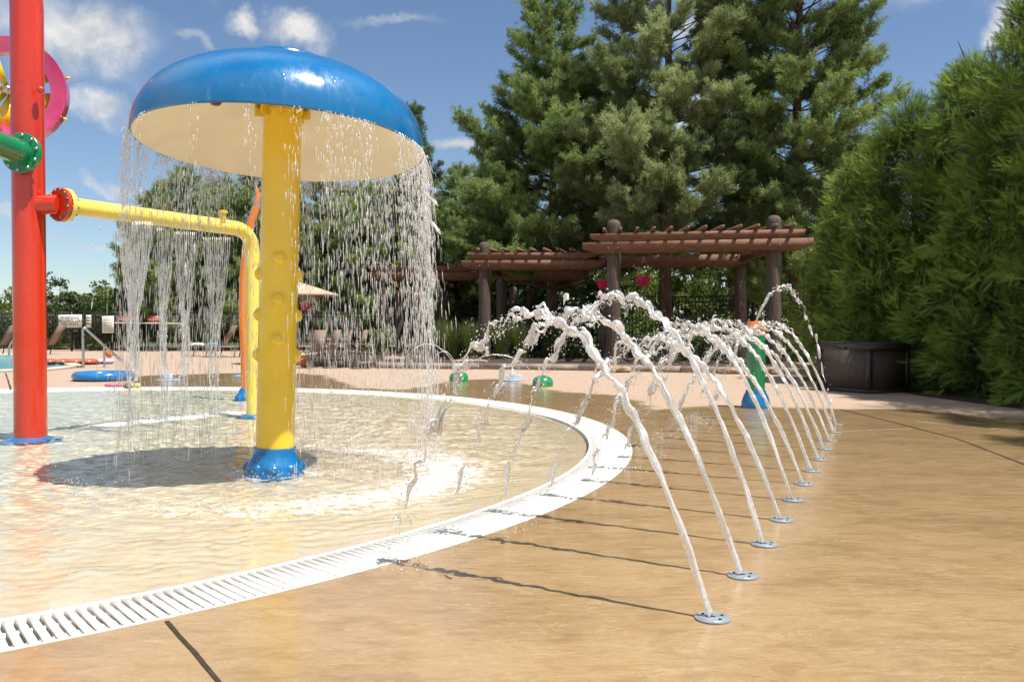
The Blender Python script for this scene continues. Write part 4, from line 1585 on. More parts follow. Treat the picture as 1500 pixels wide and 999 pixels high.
# ------------------------------------------------------------------ trees
def pine(name, px, depth, H, prof, lab, mat, seed, cat='tree', n_whorl=26, needle=.125, z0=.0, lean=.0, bark='bark', density=1.0, droop=.0, group=None, crown0=.16, wide=.024, sub=33):
    """trunk with limbs, and a crown of needle tufts along the twigs"""
    g = np.random.default_rng(seed)
    x0, y0 = X(px, depth), depth
    T = thing(name, lab, cat, (x0, y0, z0), group)
    tm = MB()
    hs = np.linspace(0, 1, 14)
    ph = g.uniform(0, 6, 2)
    tx = x0 + lean * hs * H + .10 * np.sin(hs * 5 + ph[0]) * hs
    ty = y0 + .10 * np.sin(hs * 4 + ph[1]) * hs
    r0 = H * .0125 + .03
    tm.tube(np.stack([tx, ty, z0 + hs * H], -1), r0 * (1 - hs * .93) + .012, 10)
    tp, td, tt = [], [], []
    for wv_ in range(n_whorl):
        f = crown0 + (1 - crown0) * ((wv_ + g.uniform(.1, .9)) / n_whorl) ** .92
        if f > .985:
            continue
        zc = z0 + f * H
        cx, cy = np.interp(f, hs, tx), np.interp(f, hs, ty)
        RL = np.interp(f, [q[0] for q in prof], [q[1] for q in prof])
        nl = g.integers(5, 9)
        a0 = g.uniform(0, 6.28)
        for k in range(nl):
            a = a0 + k * 2 * PI / nl + g.normal(0, .22)
            Ll = RL * .93 * g.uniform(.6, 1.15)
            rise = (.10 + .75 * f ** 2) * g.uniform(.6, 1.3) - droop
            t = np.linspace(0, 1, 7)
            hx, hy = math.cos(a), math.sin(a)
            bend = g.normal(0, .12)
            lx = cx + Ll * t * hx - bend * Ll * t * t * hy
            ly = cy + Ll * t * hy + bend * Ll * t * t * hx
            lz = zc + Ll * (rise * t + .16 * t * t * (1 if droop == 0 else 1.6))
            lr = (.006 + .011 * Ll) * (1 - t * .85)
            tm.tube(np.stack([lx, ly, lz], -1), lr, 5, caps=False)
            limb_tone = g.uniform(.1, .8)
            ns_ = max(4, int(sub * Ll * density / 2.2))
            for s_ in range(ns_):
                u = g.uniform(.3, 1.0) ** .72
                bx, by, bz = np.interp(u, t, lx), np.interp(u, t, ly), np.interp(u, t, lz)
                sa_ = a + g.choice([-1, 1]) * g.uniform(.3, 1.2)
                sl__ = Ll * g.uniform(.10, .24) * (1.25 - .6 * u) + .12
                twig_tone = g.normal(0, .2)
                sz_ = g.uniform(.0, .9)
                k_ = max(2, int(sl__ / .085))
                for v_ in np.linspace(.25, 1, k_):
                    tp.append((bx + math.cos(sa_) * sl__ * v_ + g.normal(0, .04), by + math.sin(sa_) * sl__ * v_ + g.normal(0, .04), bz + sz_ * sl__ * v_ + g.normal(0, .04)))
                    td.append((math.cos(sa_) * .75, math.sin(sa_) * .75, sz_ + .45))
                    tt.append(np.clip(limb_tone + .3 * (v_ - .5) + twig_tone, 0, 1))
    # leader
    for q in range(24):
        f = 1 - q * .006
        tp.append((np.interp(f, hs, tx), np.interp(f, hs, ty), z0 + f * H))
        td.append((g.normal(0, .4), g.normal(0, .4), 1))
        tt.append(g.uniform(.3, .8))
    tm.build('trunk', M[bark], T, smooth=60)
    tp, td, tt = np.array(tp), np.array(td), np.array(tt)
    nn = 20
    n = len(tp) * nn
    base = np.repeat(tp, nn, 0) + g.normal(0, .042, (n, 3))
    d = np.repeat(td / np.linalg.norm(td, axis=1)[:, None], nn, 0) + g.normal(0, .8, (n, 3))
    fr_ = frames(d, g.uniform(0, 6.28, n))
    ln = needle * g.uniform(.6, 1.25, n)
    tv = np.array([(-.5, 0, 0), (.5, 0, 0), (0, 0, 1.0)])
    mats = fr_ * np.stack([np.full(n, wide), np.full(n, wide), ln], -1)[:, None, :]
    mb = MB()
    mb.many(tv, np.array([(0, 1, 2)]), mats, base, np.repeat(tt, nn) + g.normal(0, .08, n))
    mb.build('crown', M[mat], T, tone=True)
    return len(tp)


PG = 'tall trees behind the pergola'
pine('pine_tree', 808, 31.5, 14.6, [(0, 2.9), (.18, 4.1), (.35, 4.0), (.5, 3.1), (.6, 2.1), (.71, 1.55), (.85, .9), (1, .15)], 'tall dense pine rising behind the lower pergola bay', 'pinedark', 41, n_whorl=32, group=PG, crown0=.16)
pine('pine_tree', 975, 29.2, 16.0, [(0, 2.6), (.2, 3.9), (.35, 3.9), (.5, 3.1), (.65, 2.55), (.75, 2.1), (.88, 1.2), (1, .2)], 'tall silvery green pine with bare limbs showing, above the pink basket', 'pine', 42, n_whorl=28, group=PG, needle=.14, crown0=.17)
pine('pine_tree', 1166, 28.3, 16.4, [(0, 2.3), (.2, 2.6), (.33, 2.75), (.5, 2.8), (.62, 2.65), (.75, 2.0), (.88, 1.1), (1, .2)], 'tall dark pine standing beside the arborvitae hedge', 'pinedark', 43, n_whorl=36, group=PG, crown0=.1)
pine('spruce_tree', 610, 42, 11.8, [(0, 2.9), (.2, 2.7), (.5, 1.6), (.8, .7), (1, .1)], 'narrow pointed spruce glimpsed beyond the mushroom cap', 'spruce', 44, n_whorl=34, needle=.16, crown0=.06, droop=.12, group=PG)
pine('pine_tree', 672, 38, 8.2, [(0, 2.4), (.3, 2.5), (.6, 1.7), (.85, .8), (1, .1)], 'shorter pine filling the gap between the spruce and the tall pine', 'pinedark', 45, n_whorl=20, crown0=.1, group=PG)
for (px_, d_, h_, sd_, lb_) in ((888, 37, 13.0, 151, 'pine filling the gap between the two tallest crowns, over the log post'), (1072, 37, 15.0, 152, 'pine between the silvery pine and the dark pine, behind the pergola roof'),
                                (1228, 38, 9.0, 153, 'shorter pine between the dark pine trunk and the hedge'), (735, 38, 9.6, 154, 'pine behind the dense pine, on the side of the mushroom')):
    pine('pine_tree', px_, d_, h_, [(0, 2.8), (.3, 3.0), (.5, 2.5), (.7, 1.6), (.88, .8), (1, .15)], lb_, 'pinedark', sd_, n_whorl=24, crown0=.12, group=PG, sub=24)
PL = 'dark pines beyond the falling water'
pine('pine_tree', 275, 40.5, 8.3, [(0, 2.3), (.3, 2.6), (.6, 1.9), (.85, .9), (1, .2)], 'dark pine beyond the long thin streams of water', 'pinedark', 46, n_whorl=22, crown0=.06, group=PL)
pine('pine_tree', 372, 41, 9.0, [(0, 2.4), (.3, 2.6), (.6, 1.9), (.85, .9), (1, .2)], 'dark pine directly behind the yellow mushroom post', 'pinedark', 47, n_whorl=22, crown0=.06, group=PL)
pine('pine_tree', 470, 42, 8.4, [(0, 2.4), (.3, 2.6), (.6, 1.9), (.85, .9), (1, .2)], 'dark pine behind the tan parasol', 'pinedark', 48, n_whorl=22, crown0=.06, group=PL)
pine('pine_tree', 552, 41, 7.8, [(0, 2.4), (.3, 2.6), (.6, 1.9), (.85, .9), (1, .2)], 'dark pine behind the thickest part of the water curtain', 'pinedark', 49, n_whorl=22, crown0=.06, group=PL)
for (px_, d_, h_, sd_, lb_) in ((322, 44, 8.6, 141, 'dark pine between the streams and the orange horn'), (425, 44.5, 8.6, 142, 'dark pine just past the yellow post, behind the parasol'),
                                (512, 44, 8.2, 143, 'dark pine behind the sling chairs'), (590, 45, 8.6, 144, 'dark pine beside the narrow spruce'), (235, 44, 8.0, 145, 'outermost dark pine beyond the first two streams')):
    pine('pine_tree', px_, d_, h_, [(0, 2.5), (.3, 2.7), (.6, 2.0), (.85, 1.0), (1, .2)], lb_, 'pinedark', sd_, n_whorl=20, crown0=.05, group=PL)
pine('pine_tree', 196, 43, 5.6, [(0, 1.1), (.3, 1.1), (.6, .8), (.85, .4), (1, .1)], 'slim young pine behind the first stream of the yellow pipe', 'spruce', 50, n_whorl=20, crown0=.06, group=PL)


# arborvitae: flat drooping sprays over an upright body
def arborvitae(px, depth, H, rad_, lab, seed, n_fr=5200):
    g = np.random.default_rng(seed)
    x0, y0 = X(px, depth), depth
    T = thing('arborvitae', lab, 'shrub', (x0, y0, 0), 'tall arborvitae hedge')
    tm = MB()
    tm.tube([(x0, y0, 0), (x0 + .05, y0, H * .5), (x0, y0, H * .86)], [.11, .06, .008], 8)
    for k in range(26):
        f = g.uniform(.05, .9)
        a = g.uniform(0, 6.28)
        rl = rad_ * .75 * (1 - f) ** .5
        tm.tube([(x0, y0, f * H), (x0 + rl * .5 * math.cos(a), y0 + rl * .5 * math.sin(a), f * H + .25), (x0 + rl * math.cos(a), y0 + rl * math.sin(a), f * H + .7)], [.03, .02, .006], 5, caps=False)
    tm.build('trunk', M['greybark'], T, smooth=60)
    # upright plumes overlap over the body and leave dark hollows between them
    npl = int(n_fr / 44)
    pf = g.beta(1.05, 1.2, npl)
    pa = g.uniform(0, 6.28, npl)
    prof = rad_ * (.86 + .2 * np.sin(np.clip(pf * 1.9, 0, 1) * PI)) * (1 - pf ** 2.4) ** .6
    prad = prof * g.uniform(.62, 1.02, npl)
    pz = pf * (H - .55) + .05
    pout = np.stack([np.cos(pa), np.sin(pa), np.zeros(npl)], -1)
    pdir = pout * g.uniform(.5, 1.0, npl)[:, None] + np.array([0, 0, 1.0]) * (g.uniform(.0, .75, npl) + .9 * pf ** 2)[:, None] + g.normal(0, .25, (npl, 3))
    pdir /= np.linalg.norm(pdir, axis=1)[:, None]
    plen = g.uniform(.3, .62, npl)
    ptone = np.clip(g.normal(.46, .24, npl) + 1.1 * (prad / np.maximum(prof, .05) - .88), 0, 1)  # deeper-set plumes get a darker tone, painting in the shade of the hollows
    n = n_fr
    pk = g.integers(0, npl, n)
    q = g.uniform(0, 1, n)
    pos = np.stack([x0 + prad[pk] * np.cos(pa[pk]), y0 + prad[pk] * np.sin(pa[pk]), pz[pk]], -1) + pdir[pk] * (plen[pk] * (q - .25))[:, None]
    wob_ = g.normal(0, 1, (n, 3)) * (.15 * (1.15 - q))[:, None]
    wob_[:, 2] -= .10 * q * q
    pos += wob_
    d = pdir[pk] * .8 + wob_ * 3.4 + g.normal(0, .36, (n, 3))
    n2 = n_fr // 4        # inner growth, its shade painted in as a dark tone
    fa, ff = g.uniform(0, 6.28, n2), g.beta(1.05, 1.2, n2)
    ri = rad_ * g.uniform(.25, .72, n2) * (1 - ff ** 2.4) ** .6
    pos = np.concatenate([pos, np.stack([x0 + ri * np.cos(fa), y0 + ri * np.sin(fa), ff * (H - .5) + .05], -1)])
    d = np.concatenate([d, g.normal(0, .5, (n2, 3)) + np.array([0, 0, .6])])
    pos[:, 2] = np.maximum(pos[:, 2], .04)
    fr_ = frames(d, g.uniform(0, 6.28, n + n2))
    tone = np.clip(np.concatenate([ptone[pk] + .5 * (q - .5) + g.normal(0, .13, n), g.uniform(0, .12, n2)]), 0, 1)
    n = n + n2
    # one spray: a midrib with side sprigs, slightly curled
    tv, tf = [], []

    def tri(p, q, s_):
        k = len(tv)
        tv.extend([p, q, s_])
        tf.append((k, k + 1, k + 2))
    tri((-.02, 0, 0), (.02, 0, 0), (0, -.06, 1.0))
    for k in range(6):
        zz = .12 + k * .135
        ll = .34 * (1 - zz * .62)
        cy_ = -.06 * zz * zz
        for s_ in (-1, 1):
            tri((0, cy_, zz - .03), (0, cy_, zz + .04), (s_ * ll * .55, cy_ - .05, zz + ll * .95))
    ln = g.uniform(.13, .28, n)
    mats = fr_ * ln[:, None, None]
    mb = MB()
    mb.many(np.array(tv), np.array(tf), mats, pos, tone)
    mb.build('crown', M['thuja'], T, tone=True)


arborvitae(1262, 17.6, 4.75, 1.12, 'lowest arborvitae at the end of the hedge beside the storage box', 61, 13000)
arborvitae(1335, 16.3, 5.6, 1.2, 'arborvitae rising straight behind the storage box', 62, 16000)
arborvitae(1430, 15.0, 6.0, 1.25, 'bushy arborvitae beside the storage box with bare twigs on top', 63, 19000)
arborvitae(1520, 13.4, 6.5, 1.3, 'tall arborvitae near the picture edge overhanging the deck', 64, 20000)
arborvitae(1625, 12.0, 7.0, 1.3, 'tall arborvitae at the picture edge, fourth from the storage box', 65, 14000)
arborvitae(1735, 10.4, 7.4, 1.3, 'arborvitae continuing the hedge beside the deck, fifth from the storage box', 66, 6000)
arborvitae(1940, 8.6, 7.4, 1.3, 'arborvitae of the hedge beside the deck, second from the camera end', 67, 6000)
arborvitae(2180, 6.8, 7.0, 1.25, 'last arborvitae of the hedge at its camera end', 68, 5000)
bd = MB()
v = [(X(1215, 18.4), 18.4, .006), (X(1215, 16.2), 16.2, .006), (X(1290, 15.4), 15.4, .006), (X(1355, 13.7), 13.7, .006), (X(1500, 11.55), 11.55, .006), (X(1700, 9.5), 9.5, .006), (14, 9.5, .006), (14, 19, .006)]
bd.add(v, [tuple(range(len(v)))])
struct(bd.build('hedge_soil', M['mulch']))


# deciduous shrubs and small trees
def shrub(name, px, depth, H, rad_, lab, mat, seed, n=2600, leaf=.11, z0=.0, group=None, stems=7, cat='shrub', bottom=.0):
    g = np.random.default_rng(seed)
    x0, y0 = X(px, depth), depth
    T = thing(name, lab, cat, (x0, y0, z0), group)
    tm = MB()
    tips = []
    for k in range(stems):
        a = g.uniform(0, 6.28)
        rl = rad_ * g.uniform(.2, .75)
        hz = H * g.uniform(.55, .95)
        tips.append((x0 + rl * math.cos(a), y0 + rl * math.sin(a), z0 + hz))
        tm.tube([(x0 + .05 * math.cos(a), y0 + .05 * math.sin(a), z0), (x0 + rl * .5 * math.cos(a), y0 + rl * .5 * math.sin(a), z0 + hz * .55), tips[-1]], [.012 * H, .008 * H, .003], 5, caps=False)
    tm.build('stems', M['greybark'], T, smooth=60)
    nc = 34
    cc, cr, ct = [], [], []
    for k in range(nc):
        f = g.uniform(bottom, 1)
        a = g.uniform(0, 6.28)
        rr = rad_ * math.sqrt(max(.02, 1 - (abs(f - .45) / .62) ** 2)) * g.uniform(.35, .92)
        cc.append((x0 + rr * math.cos(a), y0 + rr * math.sin(a), z0 + f * H * .92))
        cr.append(rad_ * g.uniform(.18, .36))
        ct.append(g.uniform(.1, .9))
    cc, cr, ct = np.array(cc), np.array(cr), np.array(ct)
    pk = g.integers(0, nc, n)
    d = g.normal(0, 1, (n, 3))
    d /= np.linalg.norm(d, axis=1)[:, None]
    pos = cc[pk] + d * (cr[pk] * g.uniform(.35, 1.08, n) ** .5)[:, None] * np.array([1, 1, .85])
    pos[:, 2] = np.maximum(pos[:, 2], z0 + .03)
    mb = MB()
    leaf_cards(mb, pos, leaf * g.uniform(.7, 1.4, n), np.clip(ct[pk] + g.normal(0, .15, n), 0, 1), g, .55)
    mb.build('crown', M[mat], T, tone=True)


GS = 'sunlit shrubs beyond the iron fence'
shrub('leafy_shrub', 905, 35.5, 4.6, 2.0, 'sunlit light green shrub beyond the fence beside the tall log post', 'leaf', 71, 6500, .11, group=GS)
shrub('leafy_shrub', 1010, 35, 4.4, 1.9, 'sunlit light green shrub beyond the fence under the pergola roof', 'leaf', 72, 6500, .11, group=GS)
shrub('leafy_shrub', 1090, 34, 4.4, 1.6, 'light green shrub beyond the fence behind the corner post', 'leaf', 73, 6500, .11, group=GS)
shrub('leafy_shrub', 1195, 33, 5.2, 1.7, 'yellow green shrub beyond the fence between pine and hedge', 'leaf', 74, 6500, .11, group=GS)
shrub('leafy_shrub', 790, 38, 3.8, 1.9, 'shaded green shrub beyond the fence under the lower pergola bay', 'leafdark', 75, 6500, .11, group=GS)
shrub('leafy_shrub', 690, 41, 3.4, 2.0, 'shaded green shrub beyond the fence behind the grass', 'leafdark', 76, 6500, .11, group=GS)
shrub('leafy_shrub', 1250, 24, 4.3, 1.3, 'pale leafy shrub rising just behind the end of the hedge', 'leaf', 77, 3000, .13)
shrub('leafy_shrub', 1405, 17.2, 6.4, .7, 'thin pale leafed sapling poking above the hedge', 'leaf', 78, 900, .12)
GL = 'shrubs beyond the long fence'
shrub('leafy_shrub', 10, 44, 3.0, 1.5, 'light green shrub beyond the fence past the red pole', 'leaf', 81, 3000, .16, group=GL)
shrub('leafy_shrub', 84, 43, 3.9, .8, 'slender twiggy sapling beyond the fence beside the red pole', 'leafdark', 82, 700, .16, group=GL)
shrub('leafy_shrub', 72, 41.5, 2.2, 1.1, 'dark green shrub beyond the fence, behind the warning sign', 'leafdark', 83, 2600, .15, group=GL)
shrub('leafy_shrub', 112, 42, 2.7, 1.3, 'mid green shrub beyond the fence above the warning sign', 'leafdark', 84, 3000, .15, group=GL)
shrub('leafy_shrub', 160, 43, 3.3, 1.4, 'bright yellow green shrub beyond the fence above the blank notice', 'leaf', 85, 3200, .15, group=GL)
shrub('leafy_shrub', 150, 40.2, 2.4, 1.2, 'dark shrub beyond the fence behind the blank notice', 'leafdark', 86, 2800, .14, group=GL)
GB = 'low shrubs in the planting bed'
shrub('bed_shrub', 790, 27.6, .95, .75, 'low dark shrub in the bed between two log posts', 'leafdark', 91, 1300, .09, .1, GB)
shrub('bed_shrub', 835, 27.0, .8, .7, 'low dark shrub in the bed near the trunk of the dense pine', 'leafdark', 92, 1300, .09, .1, GB)
shrub('bed_shrub', 945, 24.9, .85, .6, 'low dark shrub in the bed beside the tall log post', 'leafdark', 93, 1300, .08, .1, GB)
shrub('bed_shrub', 1000, 24.9, .8, .65, 'low dark shrub in the bed under the pink basket', 'leafdark', 94, 1300, .08, .1, GB)
shrub('bed_shrub', 1060, 24.7, .75, .6, 'low dark shrub in the bed behind the green cannon', 'leafdark', 95, 1200, .08, .1, GB)
shrub('bed_shrub', 1172, 24.5, .7, .5, 'low shrub in the bed beside the corner log post', 'leafdark', 96, 1000, .08, .1, GB)
shrub('bed_shrub', 560, 30.5, 1.0, .6, 'low bright shrub in the bed seen through the water curtain', 'leaf', 97, 1200, .09, .06, GB)


def grass_clump(px, depth, H, rad_, lab, seed, n=420):
    g = np.random.default_rng(seed)
    x0, y0 = X(px, depth), depth
    a = g.uniform(0, 6.28, n)
    r = rad_ * .35 * np.sqrt(g.uniform(0, 1, n))
    lean = g.uniform(.05, .75, n) * rad_
    h = H * g.uniform(.55, 1.1, n)
    wd = g.uniform(.006, .012, n)
    b0 = np.stack([x0 + r * np.cos(a), y0 + r * np.sin(a), np.full(n, .1)], -1)
    o_ = np.stack([np.cos(a), np.sin(a), np.zeros(n)], -1)
    s = np.stack([-np.sin(a), np.cos(a), np.zeros(n)], -1)
    mid_ = b0 + o_ * (lean * .35)[:, None] + np.array([0, 0, 1.0]) * (h * .62)[:, None]
    tip = b0 + o_ * lean[:, None] + np.array([0, 0, 1.0]) * h[:, None]
    V = np.stack([b0 - s * wd[:, None], b0 + s * wd[:, None], mid_ + s * wd[:, None] * .9, mid_ - s * wd[:, None] * .9, tip], 1)
    k = np.arange(n)[:, None] * 5
    mb = MB()
    t = np.clip(g.normal(.5, .22, n), 0, 1)
    mb.add(V.reshape(-1, 3), k + np.array([[0, 1, 2, 3]]), np.repeat(t, 5))
    mb.f.append((k + np.array([[3, 2, 4]])).astype(int))
    tag(mb.build('ornamental_grass', M['grassy'], tone=True, origin=(x0, y0, .1)), lab, 'grass clump', 'ornamental grass clumps in the bed')


for i, (px, dp, h, lab) in enumerate(((636, 26.6, 1.0, 'feathery grass clump beyond the small green dome'), (664, 26.2, 1.1, 'green grass clump between the dome and the log post'),
                                      (690, 26.0, 1.15, 'tall grass clump against the foot of the log post'), (735, 26.4, 1.2, 'tawny grass clump just past the log post'),
                                      (762, 26.8, 1.15, 'seedy grass clump behind the first jet'), (650, 28.5, 1.3, 'taller grass clump at the back of the bed'))):
    grass_clump(px, dp, h, .55, lab, 200 + i)

# far woods closing the view (one mass)
g_ = np.random.default_rng(99)
mb = MB()
n = 60000
xx = g_.uniform(-75, 75, n)
top_ = np.where(xx < -20, 2.6, np.where(xx > -4, 7.5, 5.0)) * (1 + .25 * np.sin(xx * .9) + .18 * np.sin(xx * 2.3 + 1))
pos = np.stack([xx, 58 + g_.uniform(0, 6, n), g_.beta(1.2, 1.3, n) * top_ - .2], -1)
leaf_cards(mb, pos, g_.uniform(.3, .6, n), g_.uniform(0, 1, n), g_, .6)
tag(mb.build('far_woods', M['leafdark'], tone=True), 'distant mass of woodland far beyond the fences', 'woods', kind='stuff')

# ------------------------------------------------------------------ far poolside: main pool, rails, chairs, signs
M['pool_tile'] = simple('turquoise_pool', (.10, .45, .5), .3, .15, 3)
m, out, N, L = nodes('turquoise_water')
b = N('BsdfPrincipled')
wv = coords(N, L, world=True)
L(ramp(N, L, noise(N, L, wv, 1.5, 4, .5, 1), [(.3, (.05, .36, .42)), (.7, (.16, .55, .58))]), b.inputs['Base Color'])
b.inputs['Roughness'].default_value = .06
bp = N('Bump')
bp.inputs['Strength'].default_value = .6
bp.inputs['Distance'].default_value = .05
L(noise(N, L, wv, 3, 4, .6, 1), bp.inputs['Height'])
L(bp.outputs[0], b.inputs['Normal'])
L(b.outputs[0], out.inputs[0])
M['turq'] = m
pv = [P(-260, 548), P(-60, 546), P(60, 543.5), P(112, 538), P(96, 532), P(62, 527), P(30, 521), P(-260, 521)]
struct(MB().add([(p.x, p.y, .004) for p in pv], [tuple(range(len(pv)))]).build('swimming_pool_water', M['turq']))
cop = MB()
for p, q in zip(pv, pv[1:] + pv[:1]):
    cop.beam((p.x, p.y, .03), (q.x, q.y, .03), .3, .06)
M['coping'] = simple('pale_coping', (.6, .5, .4), .7, .1)
struct(cop.build('pool_coping', M['coping']))


def rail(pts_px, depth, lab, r=.025):
    T = thing('pool_handrail', lab, 'handrail', (X(pts_px[0][0], depth), depth, 0), 'steel pool handrails')
    pts = [PD(x, y, depth + dz) for x, y, dz in pts_px]
    sm_ = []
    for i in range(len(pts)):
        if 0 < i < len(pts) - 1:
            a, b_, c = pts[i - 1], pts[i], pts[i + 1]
            d1 = min(.12, (b_ - a).length / 2.2)
            d2 = min(.12, (c - b_).length / 2.2)
            s0 = b_ + (a - b_).normalized() * d1
            s1 = b_ + (c - b_).normalized() * d2
            for t in np.linspace(0, 1, 6):
                sm_.append(s0.lerp(b_, t).lerp(b_.lerp(s1, t), t))
        else:
            sm_.append(pts[i])
    MB().tube(sm_, r, 12).build('rail', M['steel'], T, smooth=60)
    return T


d0 = P(122, 539).y
T = rail([(122, 539, 0), (121.5, 478, 0), (178, 529, .6)], d0, 'stainless handrail sloping down beside the coral floats', .035)
p = PD(152.5, 505, d0 + .33)
MB().tube([(p.x, p.y, 0), tuple(p)], .028, 10).build('support', M['steel'], T, smooth=60)
rail([(13, 521, 0), (13.5, 506, 0), (24, 492, .2), (30, 500, .4)], 30, 'short bright handrail beside the red pole in the turquoise pool', .035)

# floats and toys
c = P(152, 557)
T = thing('paddling_ring', 'round blue inflatable ring with cyan base lying on the deck', 'inflatable', tuple(c))
ra = 43 * c.y / FPX
prof = [(ra - .09 + .09 * math.cos(t), .09 + .09 * math.sin(t)) for t in np.arange(14) * 2 * PI / 14]
MB().lathe(prof, 48, tuple(c), closed=True).build('tube', M['vinyl'], T, smooth=180)
MB().lathe([(ra - .12, .07), (ra * .5, .055), (.002, .05)], 48, tuple(c)).build('base', M['vinylcyan'], T, smooth=180)
MB().box((c.x + .08, c.y + .1, .075), (.3, .34, .012)).build('patch', M['vinylwhite'], T)


def pillow_float(px, py, wx, wy, h, mat, lab, seed, name='pool_float', cat='inflatable', grp=None, cells=3):
    c = P(px, py)
    mb = MB()
    for k in range(cells):
        f = (k + .5) / cells - .5
        V = MB().ball((0, 0, 0), 1, 18, 10)
        v = V.v[0] * np.array([wx / cells * .62, wy * .5, h * .5]) + np.array([c.x + f * wx, c.y, c.z + h * .5 + .002])
        mb.add(v, V.f[0])
    return tag(mb.build(name, mat, smooth=180, origin=tuple(c)), lab, cat, grp)


pillow_float(103, 534, 1.5, .6, .17, M['vinylred'], 'coral red inflatable float lying by the handrail', 1, cells=4)
pillow_float(147, 533, .75, .5, .15, M['lilac'], 'lilac and white inflatable beside the coral float', 2, cells=3)
pillow_float(160, 524, .22, .2, .3, M['orangefab'], 'small orange cloth heap standing beyond the handrail', 3, 'orange_cloth', 'cloth', cells=1)
pillow_float(170, 566.5, .38, .16, .06, M['petalpink'], 'small pink toy on the deck by the pool rim', 4, 'pool_toy', 'toy', cells=2)
pillow_float(186.5, 570, .12, .1, .10, M['toy_dark'], 'small dark olive toy ball sitting on the pool rim', 5, 'pool_toy', 'toy', cells=1)
pillow_float(198, 568.5, .18, .12, .09, M['toy_yellow'], 'pale yellow toy resting on the pool rim', 6, 'pool_toy', 'toy', cells=2)
pillow_float(445.5, 538, .26, .24, .24, M['orangefab'], 'orange ball lying under the row of sling chairs', 7, 'beach_ball', 'ball', cells=1)


# lounge chairs and sling chairs
def lounge(px, py, lab, ang, grp, towel=False, back_h=.75):
    c = P(px, py)
    T = thing('lounge_chair', lab, 'lounge chair', tuple(c), grp)
    rm_ = np.array(Matrix.Rotation(ang, 3, 'Z'))

    def tp(x, y, z):
        return tuple(np.array(c) + rm_ @ np.array([x, y, z]))
    mb = MB()
    for y in (-.3, .3):
        mb.beam(tp(-.05, y, .36), tp(-1.35, y, .34), .035, .04)
        mb.beam(tp(-.05, y, .36), tp(.42, y, .36 + back_h), .035, .04)
        for x in (-.15, -1.15):
            mb.beam(tp(x, y, .36), tp(x - .08, y, 0), .03, .03)
    mb.build('frame', M['bronze'], T)
    MB().box(tp(-.7, 0, .375), (1.28, .57, .02), rm_).build('seat', M['sling'], T)
    mb = MB()
    v = [tp(-.05, -.28, .385), tp(-.05, .28, .385), tp(.42, .28, .385 + back_h), tp(.42, -.28, .385 + back_h),
         tp(-.03, -.28, .37), tp(-.03, .28, .37), tp(.44, .28, .37 + back_h), tp(.44, -.28, .37 + back_h)]
    mb.add(v, [(0, 1, 2, 3), (7, 6, 5, 4), (0, 4, 5, 1), (1, 5, 6, 2), (2, 6, 7, 3), (3, 7, 4, 0)])
    mb.build('backrest', M['sling'], T)


GC = 'lounge chairs beside the long fence'
lounge(76, 519, 'tan lounge chair with raised back below the warning sign', 0, GC)
lounge(6, 520, 'tan lounge chair with raised back beyond the turquoise pool', 0, GC)
lounge(328, 522, 'tan lounge chair with a raised back, towels on its seat', 0, GC)
lounge(356, 523, 'tan lounge chair half hidden behind the yellow pipe', 0, GC)
c = P(328, 522)
tm = MB()
for (dx, mat_, wdt, nm, lb) in ((-.95, 'towel', .55, 'towel', 'crumpled white towel on the lounge chair seat'), (-.4, 'toweldkblue', .5, 'towel', 'blue patterned towel draped on the lounge chair seat')):
    mb = MB()
    g2 = np.random.default_rng(int(abs(dx * 100)))
    nx, ny = 14, 12
    gx, gy = np.meshgrid(np.linspace(-.5, .5, nx), np.linspace(-.5, .5, ny))
    hz = .08 * np.exp(-(gx ** 2 + gy ** 2) * 4) + .03 * np.sin(gx * 19 + 1) * np.cos(gy * 15)
    V = np.stack([c.x + dx + gx * wdt, c.y + gy * .56, .40 + np.abs(hz) + .012], -1).reshape(-1, 3)
    i = np.arange(ny - 1)[:, None] * nx
    j = np.arange(nx - 1)[None]
    F = np.stack([i + j, i + j + 1, i + j + nx + 1, i + j + nx], -1).reshape(-1, 4)
    V2 = V.copy()
    V2[:, 2] -= .016
    mb.add(V, F).add(V2, F[:, ::-1])
    tag(mb.build(nm, M[mat_], smooth=180), lb, 'towel')


def sling_chair(px, py, ang, lab, grp):
    c = P(px, py)
    T = thing('sling_chair', lab, 'chair', tuple(c), grp)
    rm_ = np.array(Matrix.Rotation(ang, 3, 'Z'))

    def tp(x, y, z):
        return tuple(np.array(c) + rm_ @ np.array([x, y, z]))
    for y in (-.28, .28):
        MB().tube([tp(-.28, y, 0), tp(-.22, y, .44), tp(.26, y, .40), tp(.42, y, 1.0)], .016, 8).build('side_frame', M['bronze'], T, smooth=60)
        MB().tube([tp(.34, y, 0), tp(.1, y, .42), tp(-.24, y, .64), tp(.28, y, .62)], .016, 8).build('arm', M['bronze'], T, smooth=60)
    v = [tp(-.22, -.26, .445), tp(-.22, .26, .445), tp(.26, .26, .41), tp(.26, -.26, .41)]
    v += [(a, b_, z - .012) for a, b_, z in v]
    bf = [(0, 1, 2, 3), (7, 6, 5, 4), (0, 4, 5, 1), (1, 5, 6, 2), (2, 6, 7, 3), (3, 7, 4, 0)]
    MB().add(v, bf).build('seat', M['sling'], T)
    v = [tp(.26, -.26, .42), tp(.26, .26, .42), tp(.42, .26, 1.0), tp(.42, -.26, 1.0)]
    v += [tp(.275, -.26, .415), tp(.275, .26, .415), tp(.435, .26, .995), tp(.435, -.26, .995)]
    MB().add(v, bf).build('backrest', M['sling'], T)


